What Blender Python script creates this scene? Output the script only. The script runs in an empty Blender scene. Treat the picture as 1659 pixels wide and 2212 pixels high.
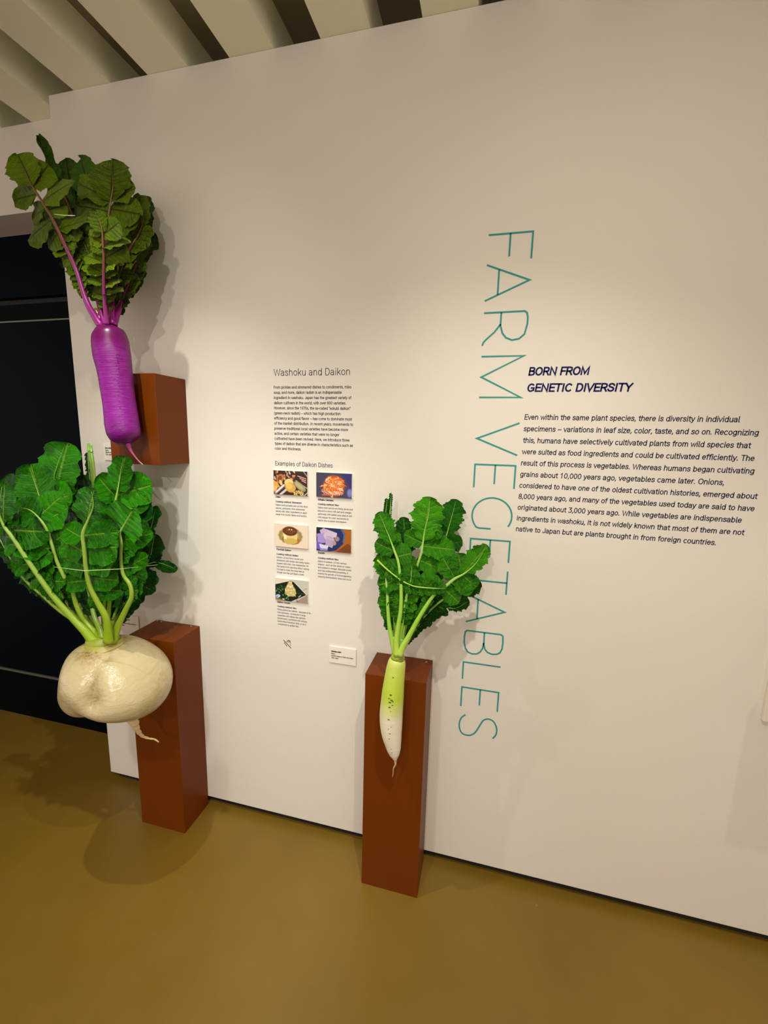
import bpy, math, random
import numpy as np
from mathutils import Matrix, Vector

# ---------------------------------------------------------------- camera
W, H = 1659, 2212
F = 927.749
RR = np.array([[0.969953198131605, 0.2420901014263092, 0.02414904192034859],      # camera right
               [-0.2348796086181782, 0.9576678219359792, -0.16644464044205728],   # camera forward
               [-0.06342136026418407, 0.1557713889640747, 0.9857550433258983]])   # camera up
CAM = np.array([1.53215, -1.33669, 1.5])
scn = bpy.context.scene
col = scn.collection
cd = bpy.data.cameras.new('camera'); cam = bpy.data.objects.new('camera', cd); col.objects.link(cam)
cd.sensor_fit = 'HORIZONTAL'; cd.sensor_width = 36.0; cd.lens = F / W * 36.0
cd.clip_start = 0.02; cd.clip_end = 60
m = Matrix(((RR[0][0], RR[2][0], -RR[1][0], CAM[0]), (RR[0][1], RR[2][1], -RR[1][1], CAM[1]),
            (RR[0][2], RR[2][2], -RR[1][2], CAM[2]), (0, 0, 0, 1)))
cam.matrix_world = m
scn.camera = cam

# ---------------------------------------------------------------- world, lamps, exposure
wd = bpy.data.worlds.new('world'); scn.world = wd; wd.use_nodes = True
wd.node_tree.nodes['Background'].inputs[0].default_value = (1.0, 0.86, 0.78, 1)
wd.node_tree.nodes['Background'].inputs[1].default_value = 1.14
# track spotlights in a row on the ceiling, in front of the wall: (x, y, z), aim, watts, cone deg, colour
LAMPS = [
    ((0.58, -0.69, 2.50), (0.50, -0.30, 0.00), 56, 88, (0.98, 1.0, 0.90), 0.012),
    ((1.64, -0.99, 2.50), (1.50, -0.25, 0.30), 66, 92, (1.0, 0.99, 0.84), 0.012),
    ((1.30, -3.00, 2.50), (1.30, -0.02, 0.80), 66, 84, (1.0, 0.93, 0.78), 0.03),
    ((1.30, -1.65, 2.50), (0.36, -0.10, 1.58), 27, 54, (1.0, 0.97, 0.84), 0.02),
    ((0.95, -1.80, 2.50), (0.46, -0.02, 0.30), 76, 58, (0.98, 0.97, 1.0), 0.05),
    ((3.00, -0.72, 2.50), (2.86, -0.30, 0.00), 40, 78, (1.0, 0.93, 0.80), 0.012),
    ((1.60, -1.20, 2.50), (2.00, -0.02, 1.40), 10, 100, (1.0, 0.92, 0.72), 0.02),
]
for i, (p, a, w_, ang, c_, rad) in enumerate(LAMPS):
    ld = bpy.data.lights.new('track_spot', 'SPOT'); lo = bpy.data.objects.new('track_spot', ld); col.objects.link(lo)
    lo.location = p; lo.rotation_euler = (Vector(a) - Vector(p)).to_track_quat('-Z', 'Y').to_euler()
    ld.energy = w_; ld.spot_size = math.radians(ang); ld.spot_blend = 1.0; ld.color = c_; ld.shadow_soft_size = rad
vs = scn.view_settings
scn.display_settings.display_device = 'sRGB'
vs.view_transform = 'Standard'; vs.look = 'None'; vs.gamma = 1.0; vs.use_curve_mapping = False
vs.exposure = 0.0

# ---------------------------------------------------------------- helpers
def at(u, v, Y=0.0):
    """the point of the plane y = Y (parallel to the wall) that the photograph shows at u, v"""
    d = RR.T @ np.array([(u - W / 2) / F, 1.0, -(v - H / 2) / F])
    return CAM + d * (Y - CAM[1]) / d[1]

def srgb(r, g, b):
    f = lambda c: (c / 255 / 12.92) if c / 255 <= 0.04045 else ((c / 255 + 0.055) / 1.055) ** 2.4
    return (f(r), f(g), f(b), 1.0)

def tag(o, label=None, cat=None, group=None, kind=None):
    if label: o['label'] = label
    if cat: o['category'] = cat
    if group: o['group'] = group
    if kind: o['kind'] = kind
    return o

def empty(name, loc, parent=None):
    o = bpy.data.objects.new(name, None); col.objects.link(o); o.location = loc; o.empty_display_size = 0.05
    if parent: o.parent = parent
    return o

def mesh_obj(name, verts, faces, mat, parent=None, smooth=False, lv=None):
    me = bpy.data.meshes.new(name)
    me.from_pydata([tuple(map(float, p)) for p in verts], [], [tuple(map(int, f)) for f in faces])
    if smooth: me.polygons.foreach_set('use_smooth', [True] * len(me.polygons))
    if lv is not None:
        at_ = me.color_attributes.new('lv', 'FLOAT_COLOR', 'POINT')
        a = np.ones((len(verts), 4), np.float32); a[:, :lv.shape[1]] = lv
        at_.data.foreach_set('color', a.ravel())
    me.update()
    if mat: me.materials.append(mat)
    o = bpy.data.objects.new(name, me); col.objects.link(o)
    if parent:
        o.parent = parent
        o.matrix_parent_inverse = world_of(parent).inverted()
    return o

def world_of(o):
    mw = o.matrix_basis.copy()
    if o.parent: mw = world_of(o.parent) @ o.matrix_parent_inverse @ mw
    return mw

def box(name, x0, x1, y0, y1, z0, z1, mat, parent=None, bevel=0.0):
    v = [(x, y, z) for x in (x0, x1) for y in (y0, y1) for z in (z0, z1)]
    f = [(0, 1, 3, 2), (4, 6, 7, 5), (0, 4, 5, 1), (2, 3, 7, 6), (0, 2, 6, 4), (1, 5, 7, 3)]
    o = mesh_obj(name, v, f, mat, parent)
    if bevel:
        b = o.modifiers.new('bevel', 'BEVEL'); b.width = bevel; b.segments = 2
    return o

def tube_rows(P, Rad, seg=10, flat=1.0, Nref=(0, -1, 0)):
    """rings of a swept tube; flat squashes it along Nref"""
    P = np.asarray(P, float); n = len(P)
    T = np.gradient(P, axis=0); T /= np.linalg.norm(T, axis=1)[:, None] + 1e-12
    Nr = np.array(Nref, float)
    S = np.cross(T, Nr); S /= np.linalg.norm(S, axis=1)[:, None] + 1e-12
    N = np.cross(S, T)
    a = np.linspace(0, 2 * np.pi, seg, endpoint=False)
    R_ = np.asarray(Rad, float).reshape(n, 1, 1)
    return P[:, None, :] + R_ * (np.cos(a)[None, :, None] * S[:, None, :] + flat * np.sin(a)[None, :, None] * N[:, None, :]), a

def tube(name, P, Rad, mat, parent=None, seg=10, flat=1.0, lvs=None):
    rings, a = tube_rows(P, Rad, seg, flat)
    n = len(rings); V = rings.reshape(-1, 3).tolist(); Fc = []
    for i in range(n - 1):
        for j in range(seg):
            k = (j + 1) % seg
            Fc.append((i * seg + j, (i + 1) * seg + j, (i + 1) * seg + k, i * seg + k))
    V += [list(np.asarray(P[0], float)), list(np.asarray(P[-1], float))]; c0, c1 = n * seg, n * seg + 1
    for j in range(seg):
        k = (j + 1) % seg
        Fc.append((c0, j, k)); Fc.append((c1, (n - 1) * seg + k, (n - 1) * seg + j))
    s = np.linspace(0, 1, n) if lvs is None else np.asarray(lvs)
    lv = np.zeros((len(V), 3), np.float32)
    lv[:n * seg, 0] = np.repeat(s, seg); lv[:n * seg, 1] = np.tile(a / (2 * np.pi), n)
    lv[c1, 0] = s[-1]
    return mesh_obj(name, V, Fc, mat, parent, True, lv)

def catmull(pts, n):
    P = np.asarray(pts, float); m_ = len(P)
    d = np.r_[0, np.cumsum(np.linalg.norm(np.diff(P[:, :2], axis=0), axis=1))]; d /= d[-1]
    Pe = np.vstack([2 * P[0] - P[1], P, 2 * P[-1] - P[-2]])
    out = []
    for t in np.linspace(0, 1, n):
        i = min(max(np.searchsorted(d, t, side='right') - 1, 0), m_ - 2)
        u = (t - d[i]) / (d[i + 1] - d[i] + 1e-12)
        a, b, c, e = Pe[i], Pe[i + 1], Pe[i + 2], Pe[i + 3]
        out.append(0.5 * ((2 * b) + (-a + c) * u + (2 * a - 5 * b + 4 * c - e) * u * u + (-a + 3 * b - 3 * c + e) * u ** 3))
    return np.array(out)

# ---------------------------------------------------------------- materials
class NT:
    def __init__(s, name):
        s.m = bpy.data.materials.new(name); s.m.use_nodes = True; s.t = s.m.node_tree; s.b = s.t.nodes['Principled BSDF']
    def n(s, typ, **kw):
        x = s.t.nodes.new(typ)
        for k, v in kw.items(): setattr(x, k, v)
        return x
    def l(s, a, b): s.t.links.new(a, b)
    def math(s, op, a, b=None, c=None, clamp=False):
        x = s.n('ShaderNodeMath', operation=op, use_clamp=clamp)
        for i, q in enumerate((a, b, c)):
            if q is None: continue
            if isinstance(q, (int, float)): x.inputs[i].default_value = q
            else: s.l(q, x.inputs[i])
        return x.outputs[0]
    def mix(s, fac, a, b, mode='MIX'):
        x = s.n('ShaderNodeMix', data_type='RGBA', blend_type=mode)
        for i, q in ((0, fac), (6, a), (7, b)):
            if isinstance(q, (int, float, tuple)): x.inputs[i].default_value = q
            else: s.l(q, x.inputs[i])
        return x.outputs[2]
    def noise(s, scale, detail=3, vec=None, rough=0.5):
        x = s.n('ShaderNodeTexNoise'); x.inputs['Scale'].default_value = scale; x.inputs['Detail'].default_value = detail
        x.inputs['Roughness'].default_value = rough
        if vec is not None: s.l(vec, x.inputs['Vector'])
        return x.outputs[0]
    def ramp(s, fac, stops, interp='LINEAR'):
        x = s.n('ShaderNodeValToRGB'); cr = x.color_ramp; cr.interpolation = interp
        while len(cr.elements) < len(stops): cr.elements.new(0.5)
        for e, (p, c) in zip(cr.elements, stops): e.position = p; e.color = c
        s.l(fac, x.inputs[0]); return x.outputs[0]
    def attr(s):
        x = s.n('ShaderNodeAttribute', attribute_name='lv'); y = s.n('ShaderNodeSeparateColor'); s.l(x.outputs['Color'], y.inputs[0])
        return y.outputs[0], y.outputs[1], y.outputs[2]
    def obj(s): return s.n('ShaderNodeTexCoord').outputs['Object']
    def geo(s): return s.n('ShaderNodeNewGeometry').outputs['Position']
    def map(s, vec, scale):
        x = s.n('ShaderNodeMapping'); x.inputs['Scale'].default_value = scale; s.l(vec, x.inputs[0]); return x.outputs[0]
    def bump(s, h, strength, dist):
        x = s.n('ShaderNodeBump'); x.inputs['Strength'].default_value = strength; x.inputs['Distance'].default_value = dist
        s.l(h, x.inputs['Height']); s.l(x.outputs[0], s.b.inputs['Normal'])
    def base(s, c):
        if isinstance(c, tuple): s.b.inputs['Base Color'].default_value = c
        else: s.l(c, s.b.inputs['Base Color'])
    def pr(s, rough=0.5, spec=0.5, metal=0.0):
        s.b.inputs['Roughness'].default_value = rough; s.b.inputs['Specular IOR Level'].default_value = spec
        s.b.inputs['Metallic'].default_value = metal; return s

def plain(name, c, rough=0.5, spec=0.5, metal=0.0):
    x = NT(name); x.base(c); x.pr(rough, spec, metal)
    x.bump(x.noise(220, 2, x.geo()), 0.05, 0.001); return x.m

def paint(name, c, rough=0.6, bs=0.25):
    x = NT(name); g = x.geo()
    x.base(x.mix(x.noise(3, 3, g), tuple(q * .97 for q in c[:3]) + (1,), tuple(min(1, q * 1.02) for q in c[:3]) + (1,)))
    x.pr(rough, 0.3); x.bump(x.noise(170, 4, g), bs, 0.0012); return x.m

M_wall = paint('white_wall_paint', srgb(226, 219, 208))
M_beam = paint('ceiling_paint', srgb(250, 250, 222), 0.8, 0.05)
M_deck = paint('dark_deck', srgb(140, 132, 108), 0.8, 0.05)
M_door = plain('dark_door', srgb(2, 10, 20), 0.5, 0.03)
M_doorrail = plain('door_rail', srgb(3, 8, 10), 0.5, 0.03)
M_strip = plain('metal_strip', srgb(120, 120, 110), 0.35, 0.5, 0.6)
M_black = plain('black_plinth', srgb(20, 18, 16), 0.7)
M_steel = plain('steel', srgb(190, 185, 175), 0.3, 0.5, 0.9)
M_blackmetal = plain('black_metal', srgb(30, 26, 26), 0.4)
M_card = plain('white_card', srgb(236, 228, 214), 0.35)
M_cardedge = plain('card_edge', srgb(245, 243, 236), 0.25)
M_navy = plain('navy_print', srgb(10, 8, 66), 0.6, 0.2)
M_boldnavy = plain('bold_navy_print', srgb(8, 12, 86), 0.6, 0.2)
M_teal = plain('teal_print', srgb(58, 146, 142), 0.6, 0.2)
M_darkblue = plain('dark_blue_print', srgb(22, 52, 92), 0.6, 0.2)
M_ink = plain('black_print', srgb(24, 22, 24), 0.6, 0.2)
M_string = plain('clear_line', srgb(190, 200, 140), 0.3)

def floor_mat():
    x = NT('polished_concrete'); g = x.geo()
    c = x.ramp(x.noise(1.3, 5, g, .6), [(0.3, srgb(116, 88, 18)), (0.7, srgb(134, 104, 34))])
    sp = x.ramp(x.noise(38, 2, g), [(0.76, (0, 0, 0, 1)), (0.80, (1, 1, 1, 1))])
    c = x.mix(x.math('MULTIPLY', sp, 0.25), c, srgb(190, 175, 130))
    fine = x.noise(300, 2, g)
    c = x.mix(x.math('MULTIPLY', fine, 0.25), c, srgb(92, 70, 20))
    x.base(c); x.pr(0.36, 0.5)
    x.l(x.ramp(x.noise(4, 4, g), [(0.3, (.30, .30, .30, 1)), (0.7, (.46, .46, .46, 1))]), x.b.inputs['Roughness'])
    x.bump(x.noise(60, 4, g), 0.06, 0.002); return x.m
M_floor = floor_mat()

def brown_mat():
    x = NT('brown_lacquered_board'); g = x.geo()
    x.base(x.mix(x.noise(6, 3, g), srgb(102, 44, 1), srgb(110, 51, 3)))
    x.pr(0.42, 0.18); x.bump(x.noise(260, 3, g), 0.10, 0.0006); return x.m
M_brown = brown_mat()

def leaf_mat(name, dark, light, vein, crest_lit, gloss=0.36, nvk=0.55, bd_=0.011):
    """veins follow the leaf's own (u, t) coordinates"""
    x = NT(name); u, t, r = x.attr(); at_ = x.math('ABSOLUTE', t)
    ph = x.math('SUBTRACT', u, x.math('MULTIPLY', at_, nvk * 1.6))
    fr = x.math('FRACT', ph); d = x.math('ABSOLUTE', x.math('SUBTRACT', fr, 0.5))      # 0.5 on the vein line, 0 between
    lat = x.math('MULTIPLY', x.math('SUBTRACT', d, 0.43), 16.0, clamp=True)
    lat = x.math('MULTIPLY', lat, x.math('SUBTRACT', 1.0, at_))
    mid = x.math('MULTIPLY', x.math('SUBTRACT', 0.075, at_), 24.0, clamp=True)
    v = x.math('MAXIMUM', mid, x.math('MULTIPLY', lat, 0.75))
    g = x.geo()
    n1 = x.noise(26, 5, g, .62)
    comb = x.n('ShaderNodeCombineXYZ'); x.l(ph, comb.inputs[0]); x.l(t, comb.inputs[1]); x.l(r, comb.inputs[2])
    wr = x.noise(7.0, 5, x.map(comb.outputs[0], (1.1, 0.55, 9.0)), .65)
    f = x.math('ADD', x.math('MULTIPLY', n1, 0.5), x.math('MULTIPLY', r, 0.5))
    c = x.ramp(f, [(0.25, dark), (0.75, light)])
    c = x.mix(x.math('MULTIPLY', x.math('SUBTRACT', wr, 0.46), 3.2, clamp=True), c, crest_lit)  # wrinkle crests painted lighter: their highlights are put into the colour
    c = x.mix(x.math('MULTIPLY', x.math('SUBTRACT', 0.42, wr), 3.0, clamp=True), c, tuple(q * .65 for q in dark[:3]) + (1,))  # wrinkle hollows painted darker: their shade is put into the colour
    c = x.mix(x.math('MULTIPLY', v, 0.8), c, vein)
    x.base(c); x.pr(gloss, 0.34)
    h = x.math('ADD', x.math('MULTIPLY', wr, 1.0), x.math('MULTIPLY', v, -0.35))
    h = x.math('SUBTRACT', h, x.math('MULTIPLY', d, 0.9))
    h = x.math('ADD', h, x.math('MULTIPLY', x.noise(60, 5, g, .6), 0.6))
    x.bump(h, 1.0, bd_)
    x.b.inputs['Subsurface Weight'].default_value = 0.0
    return x.m

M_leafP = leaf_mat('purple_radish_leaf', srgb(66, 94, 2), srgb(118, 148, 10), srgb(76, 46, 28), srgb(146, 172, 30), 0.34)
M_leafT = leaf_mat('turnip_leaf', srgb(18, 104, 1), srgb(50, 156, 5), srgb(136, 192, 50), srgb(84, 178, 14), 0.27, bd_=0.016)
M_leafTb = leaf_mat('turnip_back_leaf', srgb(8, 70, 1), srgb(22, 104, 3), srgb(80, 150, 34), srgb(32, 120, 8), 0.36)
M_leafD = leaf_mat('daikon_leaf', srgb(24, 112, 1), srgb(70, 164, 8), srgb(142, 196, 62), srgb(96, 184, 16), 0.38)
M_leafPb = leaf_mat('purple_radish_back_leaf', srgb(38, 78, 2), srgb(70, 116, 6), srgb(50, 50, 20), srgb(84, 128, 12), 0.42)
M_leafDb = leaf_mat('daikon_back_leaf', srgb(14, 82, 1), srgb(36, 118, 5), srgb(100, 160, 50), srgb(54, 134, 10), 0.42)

def stalk_mat(name, stops, rough=0.3):
    x = NT(name); s, a, r = x.attr(); g = x.geo()
    c = x.ramp(s, stops)
    comb = x.n('ShaderNodeCombineXYZ'); x.l(x.math('MULTIPLY', s, 3.0), comb.inputs[0]); x.l(x.math('MULTIPLY', a, 14.0), comb.inputs[1])
    st = x.noise(2.0, 3, comb.outputs[0])
    c = x.mix(x.math('MULTIPLY', st, 0.35), c, (0, 0, 0, 1), 'SOFT_LIGHT')
    x.base(c); x.pr(rough, 0.5); x.bump(st, 0.3, 0.002); return x.m
M_stalkP = stalk_mat('purple_stalk', [(0.0, srgb(150, 22, 128)), (0.30, srgb(128, 24, 100)), (0.5, srgb(120, 52, 62)), (0.8, srgb(118, 84, 34)), (1.0, srgb(96, 104, 24))], 0.24)
M_stalkT = stalk_mat('turnip_stalk', [(0.0, srgb(150, 176, 20)), (0.3, srgb(140, 170, 44)), (0.7, srgb(156, 188, 84)), (1.0, srgb(130, 188, 66))])
M_stalkD = stalk_mat('daikon_stalk', [(0.0, srgb(186, 208, 80)), (0.25, srgb(150, 198, 60)), (0.7, srgb(164, 204, 98)), (1.0, srgb(120, 184, 60))])

# ---------------------------------------------------------------- setting
HT, GAP = 2.6205, 0.0355
floor = tag(box('floor', -5.0, 8.0, -5.0, 1.2, -0.10, 0.0, M_floor), kind='structure')
wf = tag(box('wall_front', 0.0, 7.0, 0.0, 0.40, GAP, HT, M_wall, bevel=0.0015), kind='structure')
tag(box('baseboard_front', 0.02, 7.0, 0.022, 0.38, 0.0, GAP, M_black), kind='structure')
wl = empty('wall_left', (-1.5, 0.0875, 0)); tag(wl, kind='structure')
box('lintel', -2.6, 0.0, 0.0875, 0.36, 2.325, HT, M_wall, wl)
box('wall_panel', -5.0, -2.6, 0.0875, 0.36, 0.0, HT, M_wall, wl)
dr = empty('door_1', (-1.3, 0.23, 0)); tag(dr, kind='structure')
box('header_panel', -2.6, 0.0, 0.232, 0.29, 2.078, 2.325, M_door, dr)
box('shadow_slot', -2.6, 0.0, 0.262, 0.29, 2.049, 2.078, M_black, dr)
box('rail', -2.6, 0.0, 0.232, 0.29, 1.981, 2.049, M_doorrail, dr)
box('metal_strip', -2.6, 0.0, 0.229, 0.29, 1.975, 1.981, M_strip, dr)
box('door_leaf', -2.6, 0.0, 0.234, 0.29, 0.258, 1.975, M_door, dr)
box('metal_strip', -2.6, 0.0, 0.228, 0.29, 0.246, 0.258, M_strip, dr)
box('kick_panel', -2.6, 0.0, 0.230, 0.29, 0.0, 0.246, M_doorrail, dr)
ce = tag(box('ceiling', -5.0, 8.0, -5.0, 1.2, 2.735, 2.80, M_deck), kind='structure')
for k in range(-17, 26):
    x0 = 0.398 + 0.293 * k
    box('beam', x0, x0 + 0.1475, -5.0, 1.2, HT + 0.0005, 2.735, M_beam, ce)

# ---------------------------------------------------------------- pedestals
def pedestal(label, x0, x1, z1, z0, screws, name='display_pedestal', cat='pedestal', group=None):
    e = empty(name, ((x0 + x1) / 2, -0.0725, z0)); tag(e, label, cat, group)
    box('body', x0, x1, -0.1435, -0.0015, z0, z1, M_brown, e, 0.0012)
    for sx, sy in screws:
        tube('screw', [(sx, sy, z1 - 0.001), (sx, sy, z1 + 0.0012), (sx, sy, z1 + 0.0016)], [0.0032, 0.0032, 0.002], M_steel, e, 10)
    return e
pedestal('tall brown lacquered pedestal standing against the wall behind the white daikon with the green neck', 1.1918, 1.3848, 0.7778, 0.0, [(1.3659, -0.020)])
pedestal('tall brown pedestal standing behind the big round white turnip radish', 0.295, 0.4895, 0.7795, 0.0, [(0.3056, -0.010), (0.3255, -0.012), (0.4599, -0.012)])
pedestal('orange-brown box fixed high on the wall behind the purple radish', 0.289, 0.481, 1.6893, 1.399, [], 'wall_bracket_box', 'wall box')

# board at the right edge of the frame
pedestal('brown box fixed on the wall just beyond the right edge of the frame', 2.430, 2.625, 1.10, 0.752, [], 'wall_bracket_box', 'wall box')
bd = empty('wall_board', (2.36, -0.006, 0.743)); tag(bd, 'white board on the wall cut by the right edge of the frame', 'board')
box('board', 2.3205, 2.4100, -0.011, -0.0005, 0.7435, 0.955, M_card, bd, 0.0008)

# ---------------------------------------------------------------- lettering on the wall
def strokes(parent, name, lines, wd_, mat, th=0.0007):
    V, Fc = [], []
    for ln in lines:
        P = [np.array(p, float) for p in ln]
        closed = np.allclose(P[0], P[-1]) and len(P) > 3
        n = len(P); L, R_ = [], []
        for i in range(n):
            if closed: a, b = P[i] - P[(i - 1) % n if i else n - 2], P[(i + 1) % n if i < n - 1 else 1] - P[i]
            else: a = P[i] - P[i - 1] if i else P[1] - P[0]; b = P[i + 1] - P[i] if i < n - 1 else P[i] - P[i - 1]
            a = a / np.linalg.norm(a); b = b / np.linalg.norm(b)
            na = np.array([-a[1], a[0]]); nb = np.array([-b[1], b[0]]); mm = na + nb; l_ = np.linalg.norm(mm)
            mm = mm / l_ if l_ > 1e-6 else na
            k = wd_ / 2 / max(0.30, float(mm @ na))
            L.append(P[i] + mm * k); R_.append(P[i] - mm * k)
        b0 = len(V)
        for i in range(n):
            for q in (L[i], R_[i]): V.append((q[0], -th, q[1])); V.append((q[0], -0.0001, q[1]))
        for i in range(n - 1):
            a = b0 + i * 4; c = a + 4
            Fc += [(a, c, c + 2, a + 2), (a, a + 1, c + 1, c), (a + 2, c + 2, c + 3, a + 3)]
        for a in (b0, b0 + (n - 1) * 4): Fc.append((a, a + 2, a + 3, a + 1))
    return mesh_obj(name, V, Fc, mat, parent)

X0, X1 = 1.4850, 1.6030
def arc(cx, cz, rx, rz, a0, a1, n=14):
    return [(cx + rx * math.sin(math.radians(a)), cz - rz * math.cos(math.radians(a))) for a in np.linspace(a0, a1, n)]
# the line reads downwards: letter "up" is +x, reading direction is -z; arc angle 0 = reading direction, 90 = letter up
Gc = arc(1.544, 1.277, 0.059, 0.056, 58, 302, 28)
LET = [
    [[(X0, 2.068), (X1, 2.068), (X1, 2.000)], [(1.544, 2.068), (1.544, 2.0094)]],
    [[(X0, 1.991), (X1, 1.9452), (X0, 1.896)], [(1.5195, 1.9765), (1.5195, 1.911)]],
    [[(X0, 1.8635), (1.596, 1.8645), (1.6030, 1.8600), (1.606, 1.847), (1.606, 1.830), (1.600, 1.803), (1.586, 1.791), (1.567, 1.788), (1.550, 1.795), (1.5395, 1.8076), (1.533, 1.828), (1.533, 1.8635)],
     [(1.533, 1.832), (1.5284, 1.8259), (1.5173, 1.8109), (1.4960, 1.7920), (1.4885, 1.7840), (1.485, 1.7745)]],
    [[(X0, 1.7445), (X1, 1.7445), (1.488, 1.687), (X1, 1.6295), (X0, 1.6295)]],
    [[(X1 + .002, 1.5567), (1.486, 1.5100), (X1 + .002, 1.4634)]],
    [[(X1, 1.3635), (X1, 1.4325), (X0, 1.4325), (X0, 1.3627)], [(1.5448, 1.4325), (1.5448, 1.3750)]],
    [Gc + [(1.4990, 1.2400), (1.5080, 1.2372), (1.5435, 1.2369)]],
    [[(X1, 1.1341), (X1, 1.2020), (X0, 1.2020), (X0, 1.1341)], [(1.5448, 1.2020), (1.5448, 1.1460)]],
    [[(X1, 1.1067), (X1, 1.0312)], [(X1, 1.0690), (X0, 1.0690)]],
    [[(X0, 1.0200), (X1, 0.9735), (X0, 0.9270)], [(1.5195, 1.0070), (1.5195, 0.9410)]],
    [[(X0 + .006, 0.8975), (X1 - .006, 0.8975), (X1, 0.893)] + arc(1.576, 0.857, 0.028, 0.029, 80, 0, 6)[0:0] + [(1.6045, 0.872), (1.6035, 0.850), (1.598, 0.836), (1.588, 0.829), (1.573, 0.827), (1.560, 0.831), (1.551, 0.840), (1.546, 0.856), (1.5455, 0.8975)],
     [(1.5455, 0.862), (1.543, 0.842), (1.536, 0.829), (1.526, 0.821), (1.511, 0.819), (1.498, 0.823), (1.489, 0.835), (1.484, 0.855), (1.4835, 0.875), (1.4855, 0.892), (X0 + .006, 0.8975)]],
    [[(X1, 0.7870), (X0, 0.7870), (X0, 0.7269)]],
    [[(X1, 0.6290), (X1, 0.6975), (X0, 0.6975), (X0, 0.6277)], [(1.5448, 0.6975), (1.5448, 0.6415)]],
    [catmull([(1.5018, 0.5992), (1.4885, 0.5839), (1.4835, 0.5617), (1.4875, 0.5385), (1.4990, 0.5265), (1.5180, 0.5255), (1.5310, 0.5329), (1.541, 0.5467), (1.5573, 0.5835), (1.5659, 0.5935), (1.5778, 0.5975), (1.5940, 0.5912), (1.6050, 0.5691), (1.6045, 0.5459), (1.5945, 0.5290)], 44).tolist()],
]
lt = empty('wall_lettering', (1.544, -0.0005, 0.52)); tag(lt, 'large thin teal vertical words FARM VEGETABLES reading down the wall', 'lettering')
for g_ in LET: strokes(lt, 'letter', g_, 0.0049, M_teal)

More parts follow.
